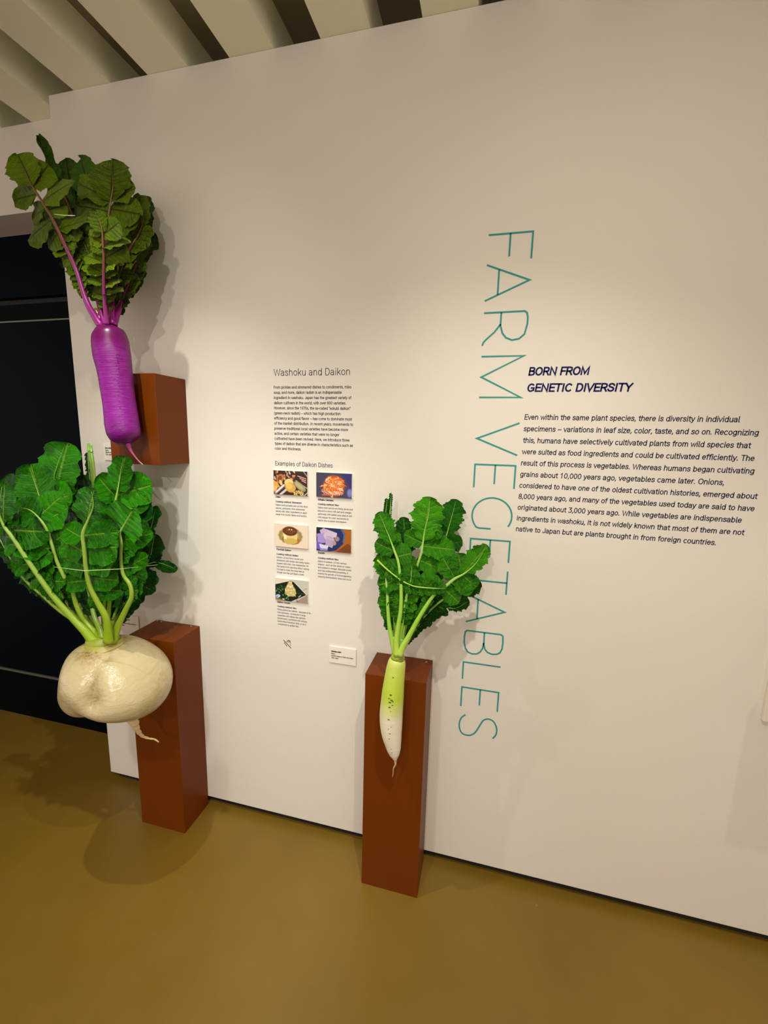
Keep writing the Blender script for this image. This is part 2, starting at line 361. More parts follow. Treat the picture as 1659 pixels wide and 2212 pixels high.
def _arc(cx, cy, rx, ry, a0, a1, n=10):
    return [(cx + rx * math.cos(math.radians(a)), cy + ry * math.sin(math.radians(a))) for a in np.linspace(a0, a1, n)]
def _font():
    g = {}; X = .72; A = _arc
    def d(ch, w, *s): g[ch] = (w, s)
    bowl = lambda cx: A(cx, .36, .22, .36, 0, 360, 17)
    d('a', .56, A(.25, .50, .19, .22, 155, 60, 5) + A(.27, .50, .17, .22, 45, 0, 4) + [(.44, .0)], [(.44, .42), (.22, .40), (.09, .33), (.06, .20), (.09, .06), (.20, .0), (.34, .04), (.44, .16)])
    d('b', .60, [(.10, 1), (.10, 0)], A(.31, .36, .21, .36, 180, -180, 15)); d('c', .54, A(.29, .36, .22, .36, 48, 312, 13))
    d('d', .60, [(.50, 1), (.50, 0)], A(.29, .36, .21, .36, 0, 360, 15)); d('e', .56, [(.07, .39), (.49, .39)] + A(.28, .37, .21, .35, 5, 320, 14))
    d('f', .34, [(.34, .99), (.25, 1.0), (.17, .94), (.16, .84), (.16, 0)], [(.02, X), (.32, X)])
    d('g', .60, A(.29, .38, .21, .34, 0, 360, 15), [(.50, X), (.50, -.05), (.46, -.18), (.35, -.25), (.22, -.25), (.12, -.18)])
    d('h', .58, [(.10, 1), (.10, 0)], [(.10, .45)] + A(.29, .50, .19, .22, 140, 0, 7) + [(.48, 0)]); d('i', .22, [(.11, X), (.11, 0)], [(.11, .93), (.11, 1.01)])
    d('j', .22, [(.11, X), (.11, -.15), (.06, -.25), (-.02, -.26)], [(.11, .93), (.11, 1.01)]); d('k', .52, [(.10, 1), (.10, 0)], [(.46, X), (.10, .28)], [(.22, .42), (.48, 0)])
    d('l', .24, [(.11, 1), (.11, .10), (.14, .02), (.22, 0)]); d('m', .88, [(.10, X), (.10, 0)], [(.10, .45)] + A(.275, .50, .165, .22, 140, 0, 6) + [(.44, 0)], [(.44, .45)] + A(.615, .50, .165, .22, 140, 0, 6) + [(.78, 0)])
    d('n', .58, [(.10, X), (.10, 0)], [(.10, .45)] + A(.29, .50, .19, .22, 140, 0, 7) + [(.48, 0)]); d('o', .58, bowl(.29)); d('p', .60, [(.10, X), (.10, -.26)], A(.31, .36, .21, .36, 180, -180, 15))
    d('q', .60, [(.50, X), (.50, -.26)], A(.29, .36, .21, .36, 0, 360, 15)); d('r', .36, [(.10, X), (.10, 0)], [(.10, .42)] + A(.28, .50, .18, .22, 150, 75, 5))
    d('s', .50, [(.43, .58), (.37, .68), (.25, .72), (.13, .68), (.08, .56), (.13, .44), (.26, .38), (.39, .32), (.44, .20), (.38, .05), (.25, 0), (.12, .04), (.06, .16)])
    d('t', .34, [(.16, .92), (.16, .14), (.20, .03), (.32, 0)], [(.02, X), (.31, X)]); d('u', .58, [(.10, X), (.10, .20)] + A(.28, .20, .18, .20, 190, 340, 7) + [(.48, .27)], [(.48, X), (.48, 0)])
    d('v', .50, [(.03, X), (.25, 0), (.47, X)]); d('w', .76, [(.03, X), (.20, 0), (.38, .66), (.56, 0), (.73, X)]); d('x', .50, [(.04, X), (.46, 0)], [(.46, X), (.04, 0)])
    d('y', .50, [(.03, X), (.25, .03)], [(.47, X), (.24, -.06), (.17, -.20), (.05, -.25)]); d('z', .48, [(.05, X), (.43, X), (.05, 0), (.45, 0)])
    d('A', .66, [(.03, 0), (.33, 1), (.63, 0)], [(.14, .33), (.52, .33)]); d('B', .64, [(.10, 0), (.10, 1), (.38, 1), (.50, .94), (.54, .77), (.50, .60), (.38, .53), (.10, .53)], [(.38, .53), (.53, .46), (.58, .28), (.53, .07), (.38, 0), (.10, 0)])
    d('C', .68, A(.36, .5, .28, .5, 48, 312, 15)); d('D', .68, [(.10, 0), (.10, 1), (.34, 1)] + A(.34, .5, .26, .5, 75, -75, 9) + [(.34, 0), (.10, 0)])
    d('E', .56, [(.52, 1), (.10, 1), (.10, 0), (.53, 0)], [(.10, .52), (.48, .52)]); d('F', .53, [(.51, 1), (.10, 1), (.10, 0)], [(.10, .50), (.47, .50)])
    d('G', .72, A(.36, .5, .29, .5, 50, 318, 15) + [(.63, .15), (.63, .46), (.40, .46)]); d('H', .70, [(.10, 1), (.10, 0)], [(.60, 1), (.60, 0)], [(.10, .52), (.60, .52)]); d('I', .26, [(.13, 1), (.13, 0)])
    d('J', .52, [(.43, 1), (.43, .22)] + A(.25, .22, .18, .22, -20, -180, 7)); d('K', .62, [(.10, 1), (.10, 0)], [(.57, 1), (.10, .40)], [(.26, .60), (.60, 0)]); d('L', .52, [(.10, 1), (.10, 0), (.50, 0)])
    d('M', .84, [(.10, 0), (.10, 1), (.42, .12), (.74, 1), (.74, 0)]); d('N', .71, [(.10, 0), (.10, 1), (.61, 0), (.61, 1)]); d('O', .74, A(.37, .5, .30, .5, 90, 450, 21)); d('P', .60, [(.10, 0), (.10, 1), (.38, 1), (.52, .92), (.56, .72), (.52, .53), (.38, .45), (.10, .45)])
    d('R', .64, [(.10, 0), (.10, 1), (.38, 1), (.52, .92), (.56, .74), (.52, .55), (.38, .47), (.10, .47)], [(.36, .47), (.58, 0)])
    d('S', .60, [(.53, .80), (.46, .94), (.31, 1), (.15, .94), (.09, .77), (.15, .61), (.31, .53), (.47, .45), (.54, .28), (.47, .07), (.30, 0), (.13, .06), (.06, .22)])
    d('T', .60, [(.03, 1), (.57, 1)], [(.30, 1), (.30, 0)]); d('U', .68, [(.10, 1), (.10, .28)] + A(.34, .28, .24, .28, 190, 350, 9) + [(.58, .28), (.58, 1)]); d('V', .62, [(.03, 1), (.31, 0), (.59, 1)])
    d('W', .92, [(.03, 1), (.24, 0), (.46, .92), (.68, 0), (.89, 1)]); d('Y', .60, [(.03, 1), (.30, .46), (.57, 1)], [(.30, .46), (.30, 0)])
    d('0', .60, A(.30, .5, .22, .5, 90, 450, 17)); d('1', .60, [(.14, .78), (.32, 1), (.32, 0)]); d('3', .60, [(.08, 1), (.50, 1), (.28, .62), (.44, .56), (.52, .40), (.50, .16), (.38, .02), (.22, 0), (.07, .10)])
    d('7', .56, [(.05, 1), (.50, 1), (.20, 0)]); d('8', .60, A(.30, .76, .19, .24, 90, 450, 13), A(.30, .26, .22, .26, 90, 450, 13)); d('9', .60, A(.30, .68, .21, .32, 0, 360, 15), [(.51, .68), (.48, .30), (.36, .06), (.14, 0)])
    d(',', .22, [(.12, .10), (.12, 0), (.06, -.16)]); d('.', .24, [(.11, 0), (.11, .09)]); d(':', .24, [(.11, 0), (.11, .09)], [(.11, .58), (.11, .67)]); d('-', .36, [(.04, .38), (.32, .38)]); d('\u2013', .60, [(.05, .38), (.55, .38)])
    d('\u201c', .34, [(.14, 1.02), (.08, .82)], [(.28, 1.02), (.22, .82)]); d('\u201d', .34, [(.14, 1.02), (.08, .82)], [(.28, 1.02), (.22, .82)]); d('(', .30, [(.26, 1.05), (.12, .70), (.10, .36), (.14, .05), (.26, -.22)]); d(')', .30, [(.04, 1.05), (.18, .70), (.20, .36), (.16, .05), (.04, -.22)])
    d(' ', .28); g['\u014d'] = (.58, (bowl(.29), [(.12, .94), (.46, .94)])); g['K'] = g['K']
    return g
FONT = _font()
def text(parent, body, x0, z, width, cap, mat, shear=0.0, weight=0.12, y=-0.0004, name='text_line', track=0.035):
    """one printed line drawn as pen strokes: cap height, stroke weight as a share of it, fitted to width"""
    adv = 0.0; pen = []
    for ch in body:
        w_, st = FONT.get(ch, FONT['-'])
        for s_ in st: pen.append([(adv + a, b) for a, b in s_])
        adv += w_ + track
    xs = [p[0] for s_ in pen for p in s_]; a0, a1 = min(xs), max(xs); sx = (width - weight * cap) / (a1 - a0) if width else cap
    hw = weight * cap / 2; V, Fc = [], []
    for s_ in pen:
        P = np.array([(x0 + hw + (a - a0) * sx + b * cap * shear, z + b * cap * (1 - weight) + hw) for a, b in s_]); n = len(P)
        cl = n > 4 and np.hypot(*(P[0] - P[-1])) < 1e-6
        L = []
        for i in range(n):
            a = P[i] - P[i - 1] if i else (P[0] - P[-2] if cl else P[1] - P[0]); b = P[i + 1] - P[i] if i < n - 1 else (P[1] - P[0] if cl else P[i] - P[i - 1])
            a = a / (np.hypot(*a) + 1e-12); b = b / (np.hypot(*b) + 1e-12)
            na = np.array([-a[1], a[0]]); mm = na + np.array([-b[1], b[0]]); l_ = np.hypot(*mm); mm = mm / l_ if l_ > 1e-6 else na
            e_ = (-a * hw if (i == 0 and not cl) else b * hw if (i == n - 1 and not cl) else 0)
            L.append((P[i] + e_ * .9, mm * hw / max(.42, float(mm @ na))))
        b0 = len(V)
        for p, o_ in L: V.append((p[0] + o_[0], y, p[1] + o_[1])); V.append((p[0] - o_[0], y, p[1] - o_[1]))
        for i in range(n - 1): k = b0 + 2 * i; Fc.append((k, k + 1, k + 3, k + 2))
    return mesh_obj(name, V, Fc, mat, parent)
def flush_text(): pass

def textblock(name, label, x, z, cat='wall text'):
    e = empty(name, (x, -0.0005, z)); tag(e, label, cat); return e

e = textblock('wall_heading', 'bold navy italic heading BORN FROM GENETIC DIVERSITY on the wall', 1.75, 1.645)
text(e, 'BORN FROM', 1.6190, 1.6895, 1.7785 - 1.6190, 0.0240, M_boldnavy, 0.10, 0.19)
text(e, 'GENETIC DIVERSITY', 1.6180, 1.6445, 1.8915 - 1.6180, 0.0240, M_boldnavy, 0.10, 0.19)
e = textblock('wall_paragraph', 'large navy paragraph beginning Even within the same plant species, right of the teal letters', 1.9, 1.235)
LR = ["Even within the same plant species, there is diversity in individual", "specimens \u2013 variations in leaf size, color, taste, and so on. Recognizing",
      "this, humans have selectively cultivated plants from wild species that", "were suited as food ingredients and could be cultivated efficiently. The",
      "result of this process is vegetables. Whereas humans began cultivating", "grains about 10,000 years ago, vegetables came later. Onions,",
      "considered to have one of the oldest cultivation histories, emerged about", "8,000 years ago, and many of the vegetables used today are said to have",
      "originated about 3,000 years ago. While vegetables are indispensable", "ingredients in washoku, it is not widely known that most of them are not",
      "native to Japan but are plants brought in from foreign countries."]
ER = [2.1555, 2.2011, 2.1891, 2.2014, 2.2055, 2.1416, 2.2228, 2.2203, 2.1957, 2.2068, 2.1445]
for i, (s_, x1) in enumerate(zip(LR, ER)): text(e, s_, 1.6177, 1.5664 - 0.03312 * i, x1 - 1.6177, 0.0158, M_navy, 0.05, 0.135)
e = textblock('wall_heading', 'thin dark blue heading Washoku and Daikon above the left paragraph', 0.95, 1.697)
text(e, 'Washoku and Daikon', 0.8192, 1.6974, 0.2635, 0.0225, M_navy, 0.0, 0.085)
e = textblock('wall_paragraph', 'small condensed navy paragraph beginning From pickles and simmered dishes', 0.95, 1.457)
LL = ["From pickles and simmered dishes to condiments, miso", "soup, and more, daikon radish is an indispensable", "ingredient in washoku. Japan has the greatest variety of",
      "daikon cultivars in the world, with over 800 varieties.", "However, since the 1970s, the so-called \u201caokubi daikon\u201d", "(green-neck radish) \u2013 which has high production",
      "efficiency and good flavor \u2013 has come to dominate most", "of the market distribution. In recent years, movements to", "preserve traditional local varieties have become more",
      "active, and certain varieties that were no longer", "cultivated have been revived. Here, we introduce three", "types of daikon that are diverse in characteristics such as", "color and thickness."]
EL = [1.0884, 1.0563, 1.0888, 1.0705, 1.0862, 1.0528, 1.0919, 1.0956, 1.0783, 1.0491, 1.0839, 1.0958, 0.9143]
for i, (s_, x1) in enumerate(zip(LL, EL)): text(e, s_, 0.8183, 1.6567 - 0.01665 * i, x1 - 0.8183, 0.0096, M_navy, 0.0, 0.135)
e = textblock('wall_heading', 'thin dark blue heading Examples of Daikon Dishes above the food photographs', 0.92, 1.404)
text(e, 'Examples of Daikon Dishes', 0.8191, 1.4040, 0.2075, 0.0150, M_navy, 0.0, 0.10)

def caption(label, x0, z0, title, tw, method, mw, lines, ends, zm, dz=0.01118):
    e = textblock('photo_caption', label, x0 + 0.06, z0 - 0.03, 'caption')
    text(e, title, x0, z0, tw, 0.0066, M_ink, 0.08, 0.19)
    text(e, method, x0, zm, mw, 0.0066, M_darkblue, 0.0, 0.18)
    for i, (s_, x1) in enumerate(zip(lines, ends)): text(e, s_, x0, zm - 0.0116 - dz * i, x1 - x0, 0.0064, M_navy, 0.0, 0.11)
caption('small caption under the simmered stew photograph, titled Oden', 0.8181, 1.2932, 'Oden', .0184, 'Cooking method: Simmered', .0962,
        ['Daikon and konnyaku are cut into thick', 'pieces, parboiled, then simmered', 'slowly with other ingredients in dashi', 'made from bonito flakes and kombu.'], [.9373, .926, .9345, .9334], 1.2768, 0.0109)
caption('small caption under the orange carrot salad photograph', 0.9742, 1.2922, 'K\u014dhaku Namasu', .0558, 'Cooking method: Raw', .0751,
        ['Daikon and carrots are thinly sliced and', 'placed in a bowl with salt and vinegar,', 'optionally with added yuzu peel or red', 'chili pepper for color and aroma to', 'match the occasion and season.'], [1.0978, 1.0941, 1.0946, 1.0836, 1.0769], 1.2772, 0.0110)
caption('small caption under the brown-topped custard-like daikon photograph, method Boiled', 0.8180, 1.1068, 'Furofuki Daikon', .0556, 'Cooking method: Boiled', .0819,
        ['Daikon cut into thick rounds and', 'simmered until tender and easily eaten,', 'topped with miso. One explanation for', 'the name is its warming effect\u2013eating', 'it is said to make the body feel as', 'though one has just taken a bath.'], [.9193, .9436, .9397, .9405, .9231, .9225], 1.0900, 0.0110)
caption('small caption under the pale sliced daikon in blue bowl photograph', 0.9741, 1.1083, 'Suzuke', .0248, 'Cooking method: Raw', .0751,
        ['Daikon is peeled, cut into various', 'shapes - such as thin slices or cubes -', 'and soaked in vinegar. Because acetic', 'acid has antibacterial properties, it', 'inhibits the growth of microorganisms,', 'meaning fermentation does not occur.'], [1.0778, 1.0957, 1.0959, 1.0841, 1.0967, 1.0963], 1.0900, 0.0110)
caption('small caption under the grated white daikon cone photograph, lowest of the captions', 0.8174, 0.9122, 'Daikon Oroshi', .0495, 'Cooking method: Raw', .0749,
        ['Finely grated raw daikon - because of its', 'mild spiciness - is enjoyed in large', 'quantities with dishes like nameko', '(mushroom), combined with shirasu', '(semi-dried immature fish), or as a', 'compliment to grilled fish.'], [.9466, .9269, .9262, .9321, .9277, .9007], 0.8958, 0.0112)

# caption cards
def card(label, x0, x1, z0, z1, lines):
    e = empty('caption_card', ((x0 + x1) / 2, -0.004, z0)); tag(e, label, 'card')
    box('card', x0, x1, -0.0048, -0.0003, z0, z1, M_card, e, 0.0004)
    for (b, xs, z, w_, wt) in lines: text(e, b, xs, z, w_, 0.0058, M_ink, 0.0, 0.19 if wt else 0.12, -0.0051)
card('small white label card on the wall left of the daikon pedestal', 1.0185, 1.1175, 0.7153, 0.7765,
     [('Miyashige-radish', 1.0256, .7560, .0372, .012), ('Replica', 1.0256, .7474, .0150, 0), ('National Museum of Nature and Science', 1.0256, .7394, .0830, 0), ('Tokyo, Japan', 1.0256, .7318, .0270, 0)])
card('small shaded white label card behind the turnip stalks above the left pedestal', 0.108, 0.2105, 0.7200, 0.7825,
     [('Sakurajima-radish', 0.1160, .7607, .0540, .012), ('Replica', 0.1160, .7525, .0150, 0), ('National Museum of Nature and Science', 0.1160, .7442, .0826, 0), ('Tokyo, Japan', 0.1160, .7354, .0267, 0)])
card('small white label card half hidden behind the orange-brown wall box', 0.112, 0.213, 1.3975, 1.4600,
     [('Beni-radish', 0.1185, 1.4405, .0290, .012), ('Replica', 0.1185, 1.4325, .0150, 0), ('National Museum of Nature and Science', 0.1185, 1.4245, .0826, 0), ('Tokyo, Japan', 0.1185, 1.4165, .0267, 0)])
flush_text()

# crossed-out hand
ic = empty('no_touching_sign', (0.854, -0.0005, 0.744)); tag(ic, 'small black crossed-out hand symbol on the wall beneath the captions', 'sign')
strokes(ic, 'slash', [[(0.8392, 0.7720), (0.8690, 0.7440)]], 0.0022, M_ink)
strokes(ic, 'hand_outline', [[(0.8672, 0.7530), (0.8675, 0.7685), (0.8660, 0.7715), (0.8645, 0.7690), (0.8643, 0.7640)],
                     [(0.8645, 0.7700), (0.8632, 0.7735), (0.8615, 0.7715), (0.8612, 0.7640)], [(0.8612, 0.7718), (0.8598, 0.7742), (0.8582, 0.7722), (0.8580, 0.7650)],
                     [(0.8580, 0.7712), (0.8562, 0.7728), (0.8550, 0.7705), (0.8552, 0.7650)], [(0.8552, 0.7700), (0.8530, 0.7690), (0.8520, 0.7662)],
                     [(0.8460, 0.7610), (0.8430, 0.7620), (0.8425, 0.7595), (0.8475, 0.7560), (0.8520, 0.7510)], [(0.8480, 0.7540), (0.8510, 0.7500), (0.8530, 0.7480)]], 0.0011, M_ink)

# ---------------------------------------------------------------- food photographs on the wall
PW, PH = 96, 64
yy, xx = np.mgrid[0:PH, 0:PW]; xx = (xx + .5) / PW; yy = (yy + .5) / PH      # y downwards
ASP = 1.5
def C3(r, g, b): return np.array(srgb(r, g, b)[:3])
def blend(im, mask, c): im[:] = im * (1 - mask[..., None]) + np.asarray(c) * mask[..., None]
def ell(im, cx, cy, rx, ry, rot, c, soft=0.12):
    dx = (xx - cx) * ASP; dy = yy - cy; r_ = math.radians(rot)
    a = dx * math.cos(r_) + dy * math.sin(r_); b = -dx * math.sin(r_) + dy * math.cos(r_)
    d = np.sqrt((a / rx) ** 2 + (b / ry) ** 2); blend(im, np.clip((1 - d) / soft + .5, 0, 1), c)
def seg(im, x0, y0, x1, y1, w_, c):
    ax, ay, bx, by = x0 * ASP, y0, x1 * ASP, y1; px_, py_ = xx * ASP, yy
    L = (bx - ax) ** 2 + (by - ay) ** 2 + 1e-9; t = np.clip(((px_ - ax) * (bx - ax) + (py_ - ay) * (by - ay)) / L, 0, 1)
    d = np.hypot(px_ - ax - t * (bx - ax), py_ - ay - t * (by - ay)); blend(im, np.clip((w_ - d) / .012 + .5, 0, 1), c)
def poly(im, pts, c):
    n = len(pts); inside = np.zeros_like(xx, bool)
    for i in range(n):
        (x0, y0), (x1, y1) = pts[i], pts[(i + 1) % n]
        if y0 == y1: continue
        cond = ((yy > min(y0, y1)) & (yy <= max(y0, y1))) & (xx < (yy - y0) * (x1 - x0) / (y1 - y0) + x0)
        inside ^= cond
    blend(im, inside.astype(float), c)
rg = np.random.RandomState(4)
def new(c): return np.ones((PH, PW, 3)) * c
def im_oden():
    im = new(C3(52, 26, 20))
    for k in range(16):
        x, y = rg.uniform(.02, .62), rg.uniform(.03, .34); a = rg.uniform(0, 180)
        ell(im, x, y, .075, .032, a, C3(*[(214, 150, 96), (196, 140, 120), (232, 186, 140), (150, 90, 50)][k % 4]))
    for k in range(3): seg(im, .72 + .06 * k, .20 + .09 * k, .95, .30 + .08 * k, .018, C3(214, 160, 140))
    seg(im, .88, 0, 1, .22, .012, C3(190, 180, 200)); seg(im, .66, .38, 1, .70, .010, C3(226, 206, 170)); seg(im, .90, 1, 1, .86, .012, C3(226, 216, 210))
    ell(im, .20, .34, .15, .20, 30, C3(190, 112, 44)); ell(im, .19, .34, .09, .13, 30, C3(120, 62, 24))
    poly(im, [(.0, .40), (.12, .50), (.20, .70), (.0, .72)], C3(214, 156, 80)); ell(im, .22, .50, .06, .12, -20, C3(236, 190, 120))
    poly(im, [(0, .62), (.13, .68), (.06, .9), (0, .86)], C3(226, 176, 90))
    ell(im, .46, .50, .20, .17, 0, C3(226, 200, 132)); ell(im, .50, .68, .24, .20, 20, C3(208, 160, 70)); ell(im, .46, .62, .16, .12, 20, C3(226, 184, 92))
    ell(im, .78, .62, .30, .13, 36, C3(150, 142, 100)); ell(im, .76, .60, .22, .08, 36, C3(176, 168, 122))
    seg(im, .30, .62, .06, .93, .060, C3(150, 118, 122)); seg(im, .31, .60, .08, .90, .030, C3(238, 226, 222)); seg(im, .36, .80, .20, 1, .045, C3(206, 190, 194))
    for k in range(60):
        a, r_ = rg.uniform(0, 6.28), rg.uniform(0, 1) ** .5
        ell(im, .74 + .15 * r_ * math.cos(a), .92 + .13 * r_ * math.sin(a), .022, .016, rg.uniform(0, 180), C3(*[(240, 204, 110), (216, 172, 76), (250, 222, 150)][k % 3]))
    return im
def im_kohaku():
    im = new(C3(58, 52, 74))
    for k in range(12):
        r_ = .20 + .055 * k; d = np.abs(np.hypot((xx - .48) * ASP * .9, yy - .55) - r_); blend(im, np.clip(1 - d / .012, 0, 1) * .55, C3(96, 90, 124))
    poly(im, [(.70, 0), (1, 0), (1, 1), (.86, 1), (.92, .5)], C3(46, 42, 110)); ell(im, .94, .78, .10, .16, 0, C3(120, 124, 190), .6)
    ell(im, .50, .52, .42, .40, 0, C3(190, 88, 30), .3)
    for k in range(190):
        a = rg.uniform(0, 6.28); r_ = rg.uniform(0, 1) ** .6; x = .50 + .30 * r_ * math.cos(a); y = .52 + .40 * r_ * math.sin(a) * (1 if math.sin(a) > 0 else 1.0)
        b = rg.uniform(0, 3.14); l_ = rg.uniform(.05, .13)
        c_ = [(236, 112, 30), (246, 150, 62), (250, 214, 176), (214, 80, 20), (252, 186, 120), (240, 128, 40)][k % 6]
        seg(im, x, y, x + l_ * math.cos(b), y + l_ * math.sin(b), .014, C3(*c_))
    for k in range(9): seg(im, .16 + .05 * k, .72 + .02 * (k % 3), .24 + .06 * k, .86, .010, C3(236, 190, 172))
    seg(im, .18, .90, .42, .89, .028, C3(214, 86, 40)); return im
def im_furofuki():
    im = new(C3(226, 206, 184))
    for k in range(14):
        a = k * 2 * math.pi / 14; ell(im, .48 + .30 * math.cos(a), .50 + .28 * math.sin(a), .13, .11, 0, C3(222, 196, 156))
    for k in range(14):
        a = k * 2 * math.pi / 14; ell(im, .48 + .29 * math.cos(a), .50 + .27 * math.sin(a), .11, .095, 0, C3(150, 134, 84), .4)
    ell(im, .48, .52, .40, .33, 0, C3(176, 152, 98)); ell(im, .56, .70, .30, .16, 0, C3(166, 106, 42)); ell(im, .30, .66, .10, .14, 0, C3(140, 92, 40))
    poly(im, [(.27, .30), (.69, .30), (.68, .72), (.28, .72)], C3(222, 198, 126)); ell(im, .48, .72, .31, .13, 0, C3(198, 172, 86)); poly(im, [(.27, .30), (.36, .30), (.36, .66), (.28, .66)], C3(240, 222, 170))
    ell(im, .47, .30, .33, .20, 0, C3(84, 40, 18)); ell(im, .47, .28, .27, .15, 0, C3(104, 54, 24), .5)
    for k in range(16): ell(im, rg.uniform(.30, .64), rg.uniform(.2, .42), .014, .010, 0, C3(170, 120, 70))
    ell(im, .45, .23, .03, .025, 0, C3(240, 214, 150)); ell(im, .52, .23, .03, .025, 0, C3(226, 196, 130)); return im
def im_suzuke():
    im = new(C3(168, 92, 22)); poly(im, [(.55, 1), (.9, .6), (1, .7), (1, 1)], C3(120, 58, 20))
    poly(im, [(0, 0), (.74, 0), (.83, .22), (.78, .62), (.58, .92), (.36, 1), (0, 1)], C3(26, 40, 92)); poly(im, [(0, 0), (.35, 0), (.12, .22), (0, .5)], C3(16, 30, 34))
    poly(im, [(.70, .04), (.74, .02), (.83, .24), (.79, .58), (.75, .58), (.78, .25)], C3(70, 96, 150))
    poly(im, [(.22, .04), (.60, .20), (.58, .38), (.44, .42), (.34, .30)], C3(206, 186, 206)); poly(im, [(.10, .14), (.22, .02), (.40, .24), (.20, .50)], C3(190, 170, 206))
    poly(im, [(.02, .28), (.30, .24), (.34, .62), (.04, .70)], C3(160, 140, 206)); ell(im, .36, .36, .22, .17, 10, C3(200, 184, 204)); ell(im, .40, .48, .20, .15, 30, C3(190, 170, 196))
    poly(im, [(.30, .46), (.54, .54), (.46, .84), (.26, .72)], C3(176, 156, 190)); ell(im, .60, .44, .10, .10, 0, C3(150, 130, 120)); ell(im, .52, .62, .08, .10, 0, C3(170, 140, 140))
    poly(im, [(0, .60), (.16, .66), (.20, .96), (0, .92)], C3(104, 88, 190)); poly(im, [(.08, .70), (.36, .76), (.32, .90), (.12, .88)], C3(214, 206, 232)); poly(im, [(.10, .90), (.34, .90), (.32, .97), (.12, .97)], C3(150, 140, 214))
    seg(im, .30, .38, .50, .44, .008, C3(150, 134, 160)); return im
def im_oroshi():
    im = new(C3(196, 190, 176)); poly(im, [(0, 0), (.5, 0), (.3, .2), (0, .32)], C3(222, 208, 184)); poly(im, [(.6, 1), (.9, .7), (1, .6), (1, 1)], C3(160, 138, 124))
    seg(im, .85, .44, 1, .32, .006, C3(96, 92, 80)); seg(im, .62, .84, .70, 1, .02, C3(90, 90, 88))
    poly(im, [(0, .30), (.46, .08), (.58, .12), (.94, .60), (.92, .66), (.50, 1), (.06, .98), (0, .95)], C3(16, 30, 12)); seg(im, .02, .27, .46, .07, .012, C3(232, 226, 206))
    seg(im, .58, .10, .94, .60, .010, C3(226, 226, 214)); seg(im, .50, 1, .92, .68, .010, C3(216, 220, 210)); seg(im, .66, .58, .93, .60, .010, C3(60, 84, 30))
    for k in range(60): ell(im, rg.uniform(.02, .42), rg.uniform(.34, .92), .035, .022, rg.uniform(0, 180), C3(*[(20, 70, 22), (38, 104, 40), (10, 44, 14), (96, 150, 110)][k % 4 if k % 9 else 3]))
    poly(im, [(.44, .06), (.50, .18), (.62, .42), (.65, .62), (.56, .76), (.40, .78), (.30, .62), (.30, .46), (.38, .26)], C3(198, 180, 116))
    for k in range(90):
        y = rg.uniform(.12, .74); w_ = .02 + .19 * min(1, (y - .05) / .45); x = .46 + rg.uniform(-1, 1) * w_ * .75
        ell(im, x, y, .03, .022, rg.uniform(0, 180), C3(*[(226, 212, 160), (206, 188, 124), (240, 228, 184), (176, 154, 84)][k % 4]))
    ell(im, .08, .82, .11, .075, -20, C3(196, 204, 232)); ell(im, .06, .84, .07, .04, -20, C3(140, 152, 206)); seg(im, .72, .76, .78, .68, .018, C3(170, 190, 190))
    poly(im, [(0, .90), (.2, .94), (.2, 1), (0, 1)], C3(150, 130, 70)); ell(im, .25, .93, .06, .03, 0, C3(226, 214, 176)); return im

def print_mat():
    x = NT('photo_print'); a = x.n('ShaderNodeAttribute', attribute_name='lv'); x.l(a.outputs['Color'], x.b.inputs['Base Color']); x.pr(0.35, 0.4); return x.m
M_print = print_mat()
def photo(label, x0, z0, im):
    x1, z1 = x0 + 0.1240, z0 + 0.0815
    e = empty('photo_board', ((x0 + x1) / 2, -0.004, z0)); tag(e, label, 'picture')
    box('backing_board', x0, x1, -0.0070, -0.0003, z0, z1, M_cardedge, e)
    V = [(x0 + (x1 - x0) * i / (PW - 1), -0.0073, z1 - (z1 - z0) * j / (PH - 1)) for j in range(PH) for i in range(PW)]
    Fc = [(j * PW + i, (j + 1) * PW + i, (j + 1) * PW + i + 1, j * PW + i + 1) for j in range(PH - 1) for i in range(PW - 1)]
    mesh_obj('photo_print', V, Fc, M_print, e, lv=im.reshape(-1, 3).astype(np.float32))
photo('photograph of brown simmered stew, upper left of the five food photos', 0.8155, 1.3065, im_oden())
photo('photograph of shredded orange carrot salad on a dark plate', 0.9717, 1.3060, im_kohaku())
photo('photograph of a round daikon with brown sauce on a scalloped dish', 0.8157, 1.1230, im_furofuki())
photo('photograph of pale sliced daikon in a dark blue bowl', 0.9717, 1.1210, im_suzuke())
photo('photograph of a cone of grated daikon on a dark green leaf tray, lowest food photo', 0.8146, 0.9260, im_oroshi())

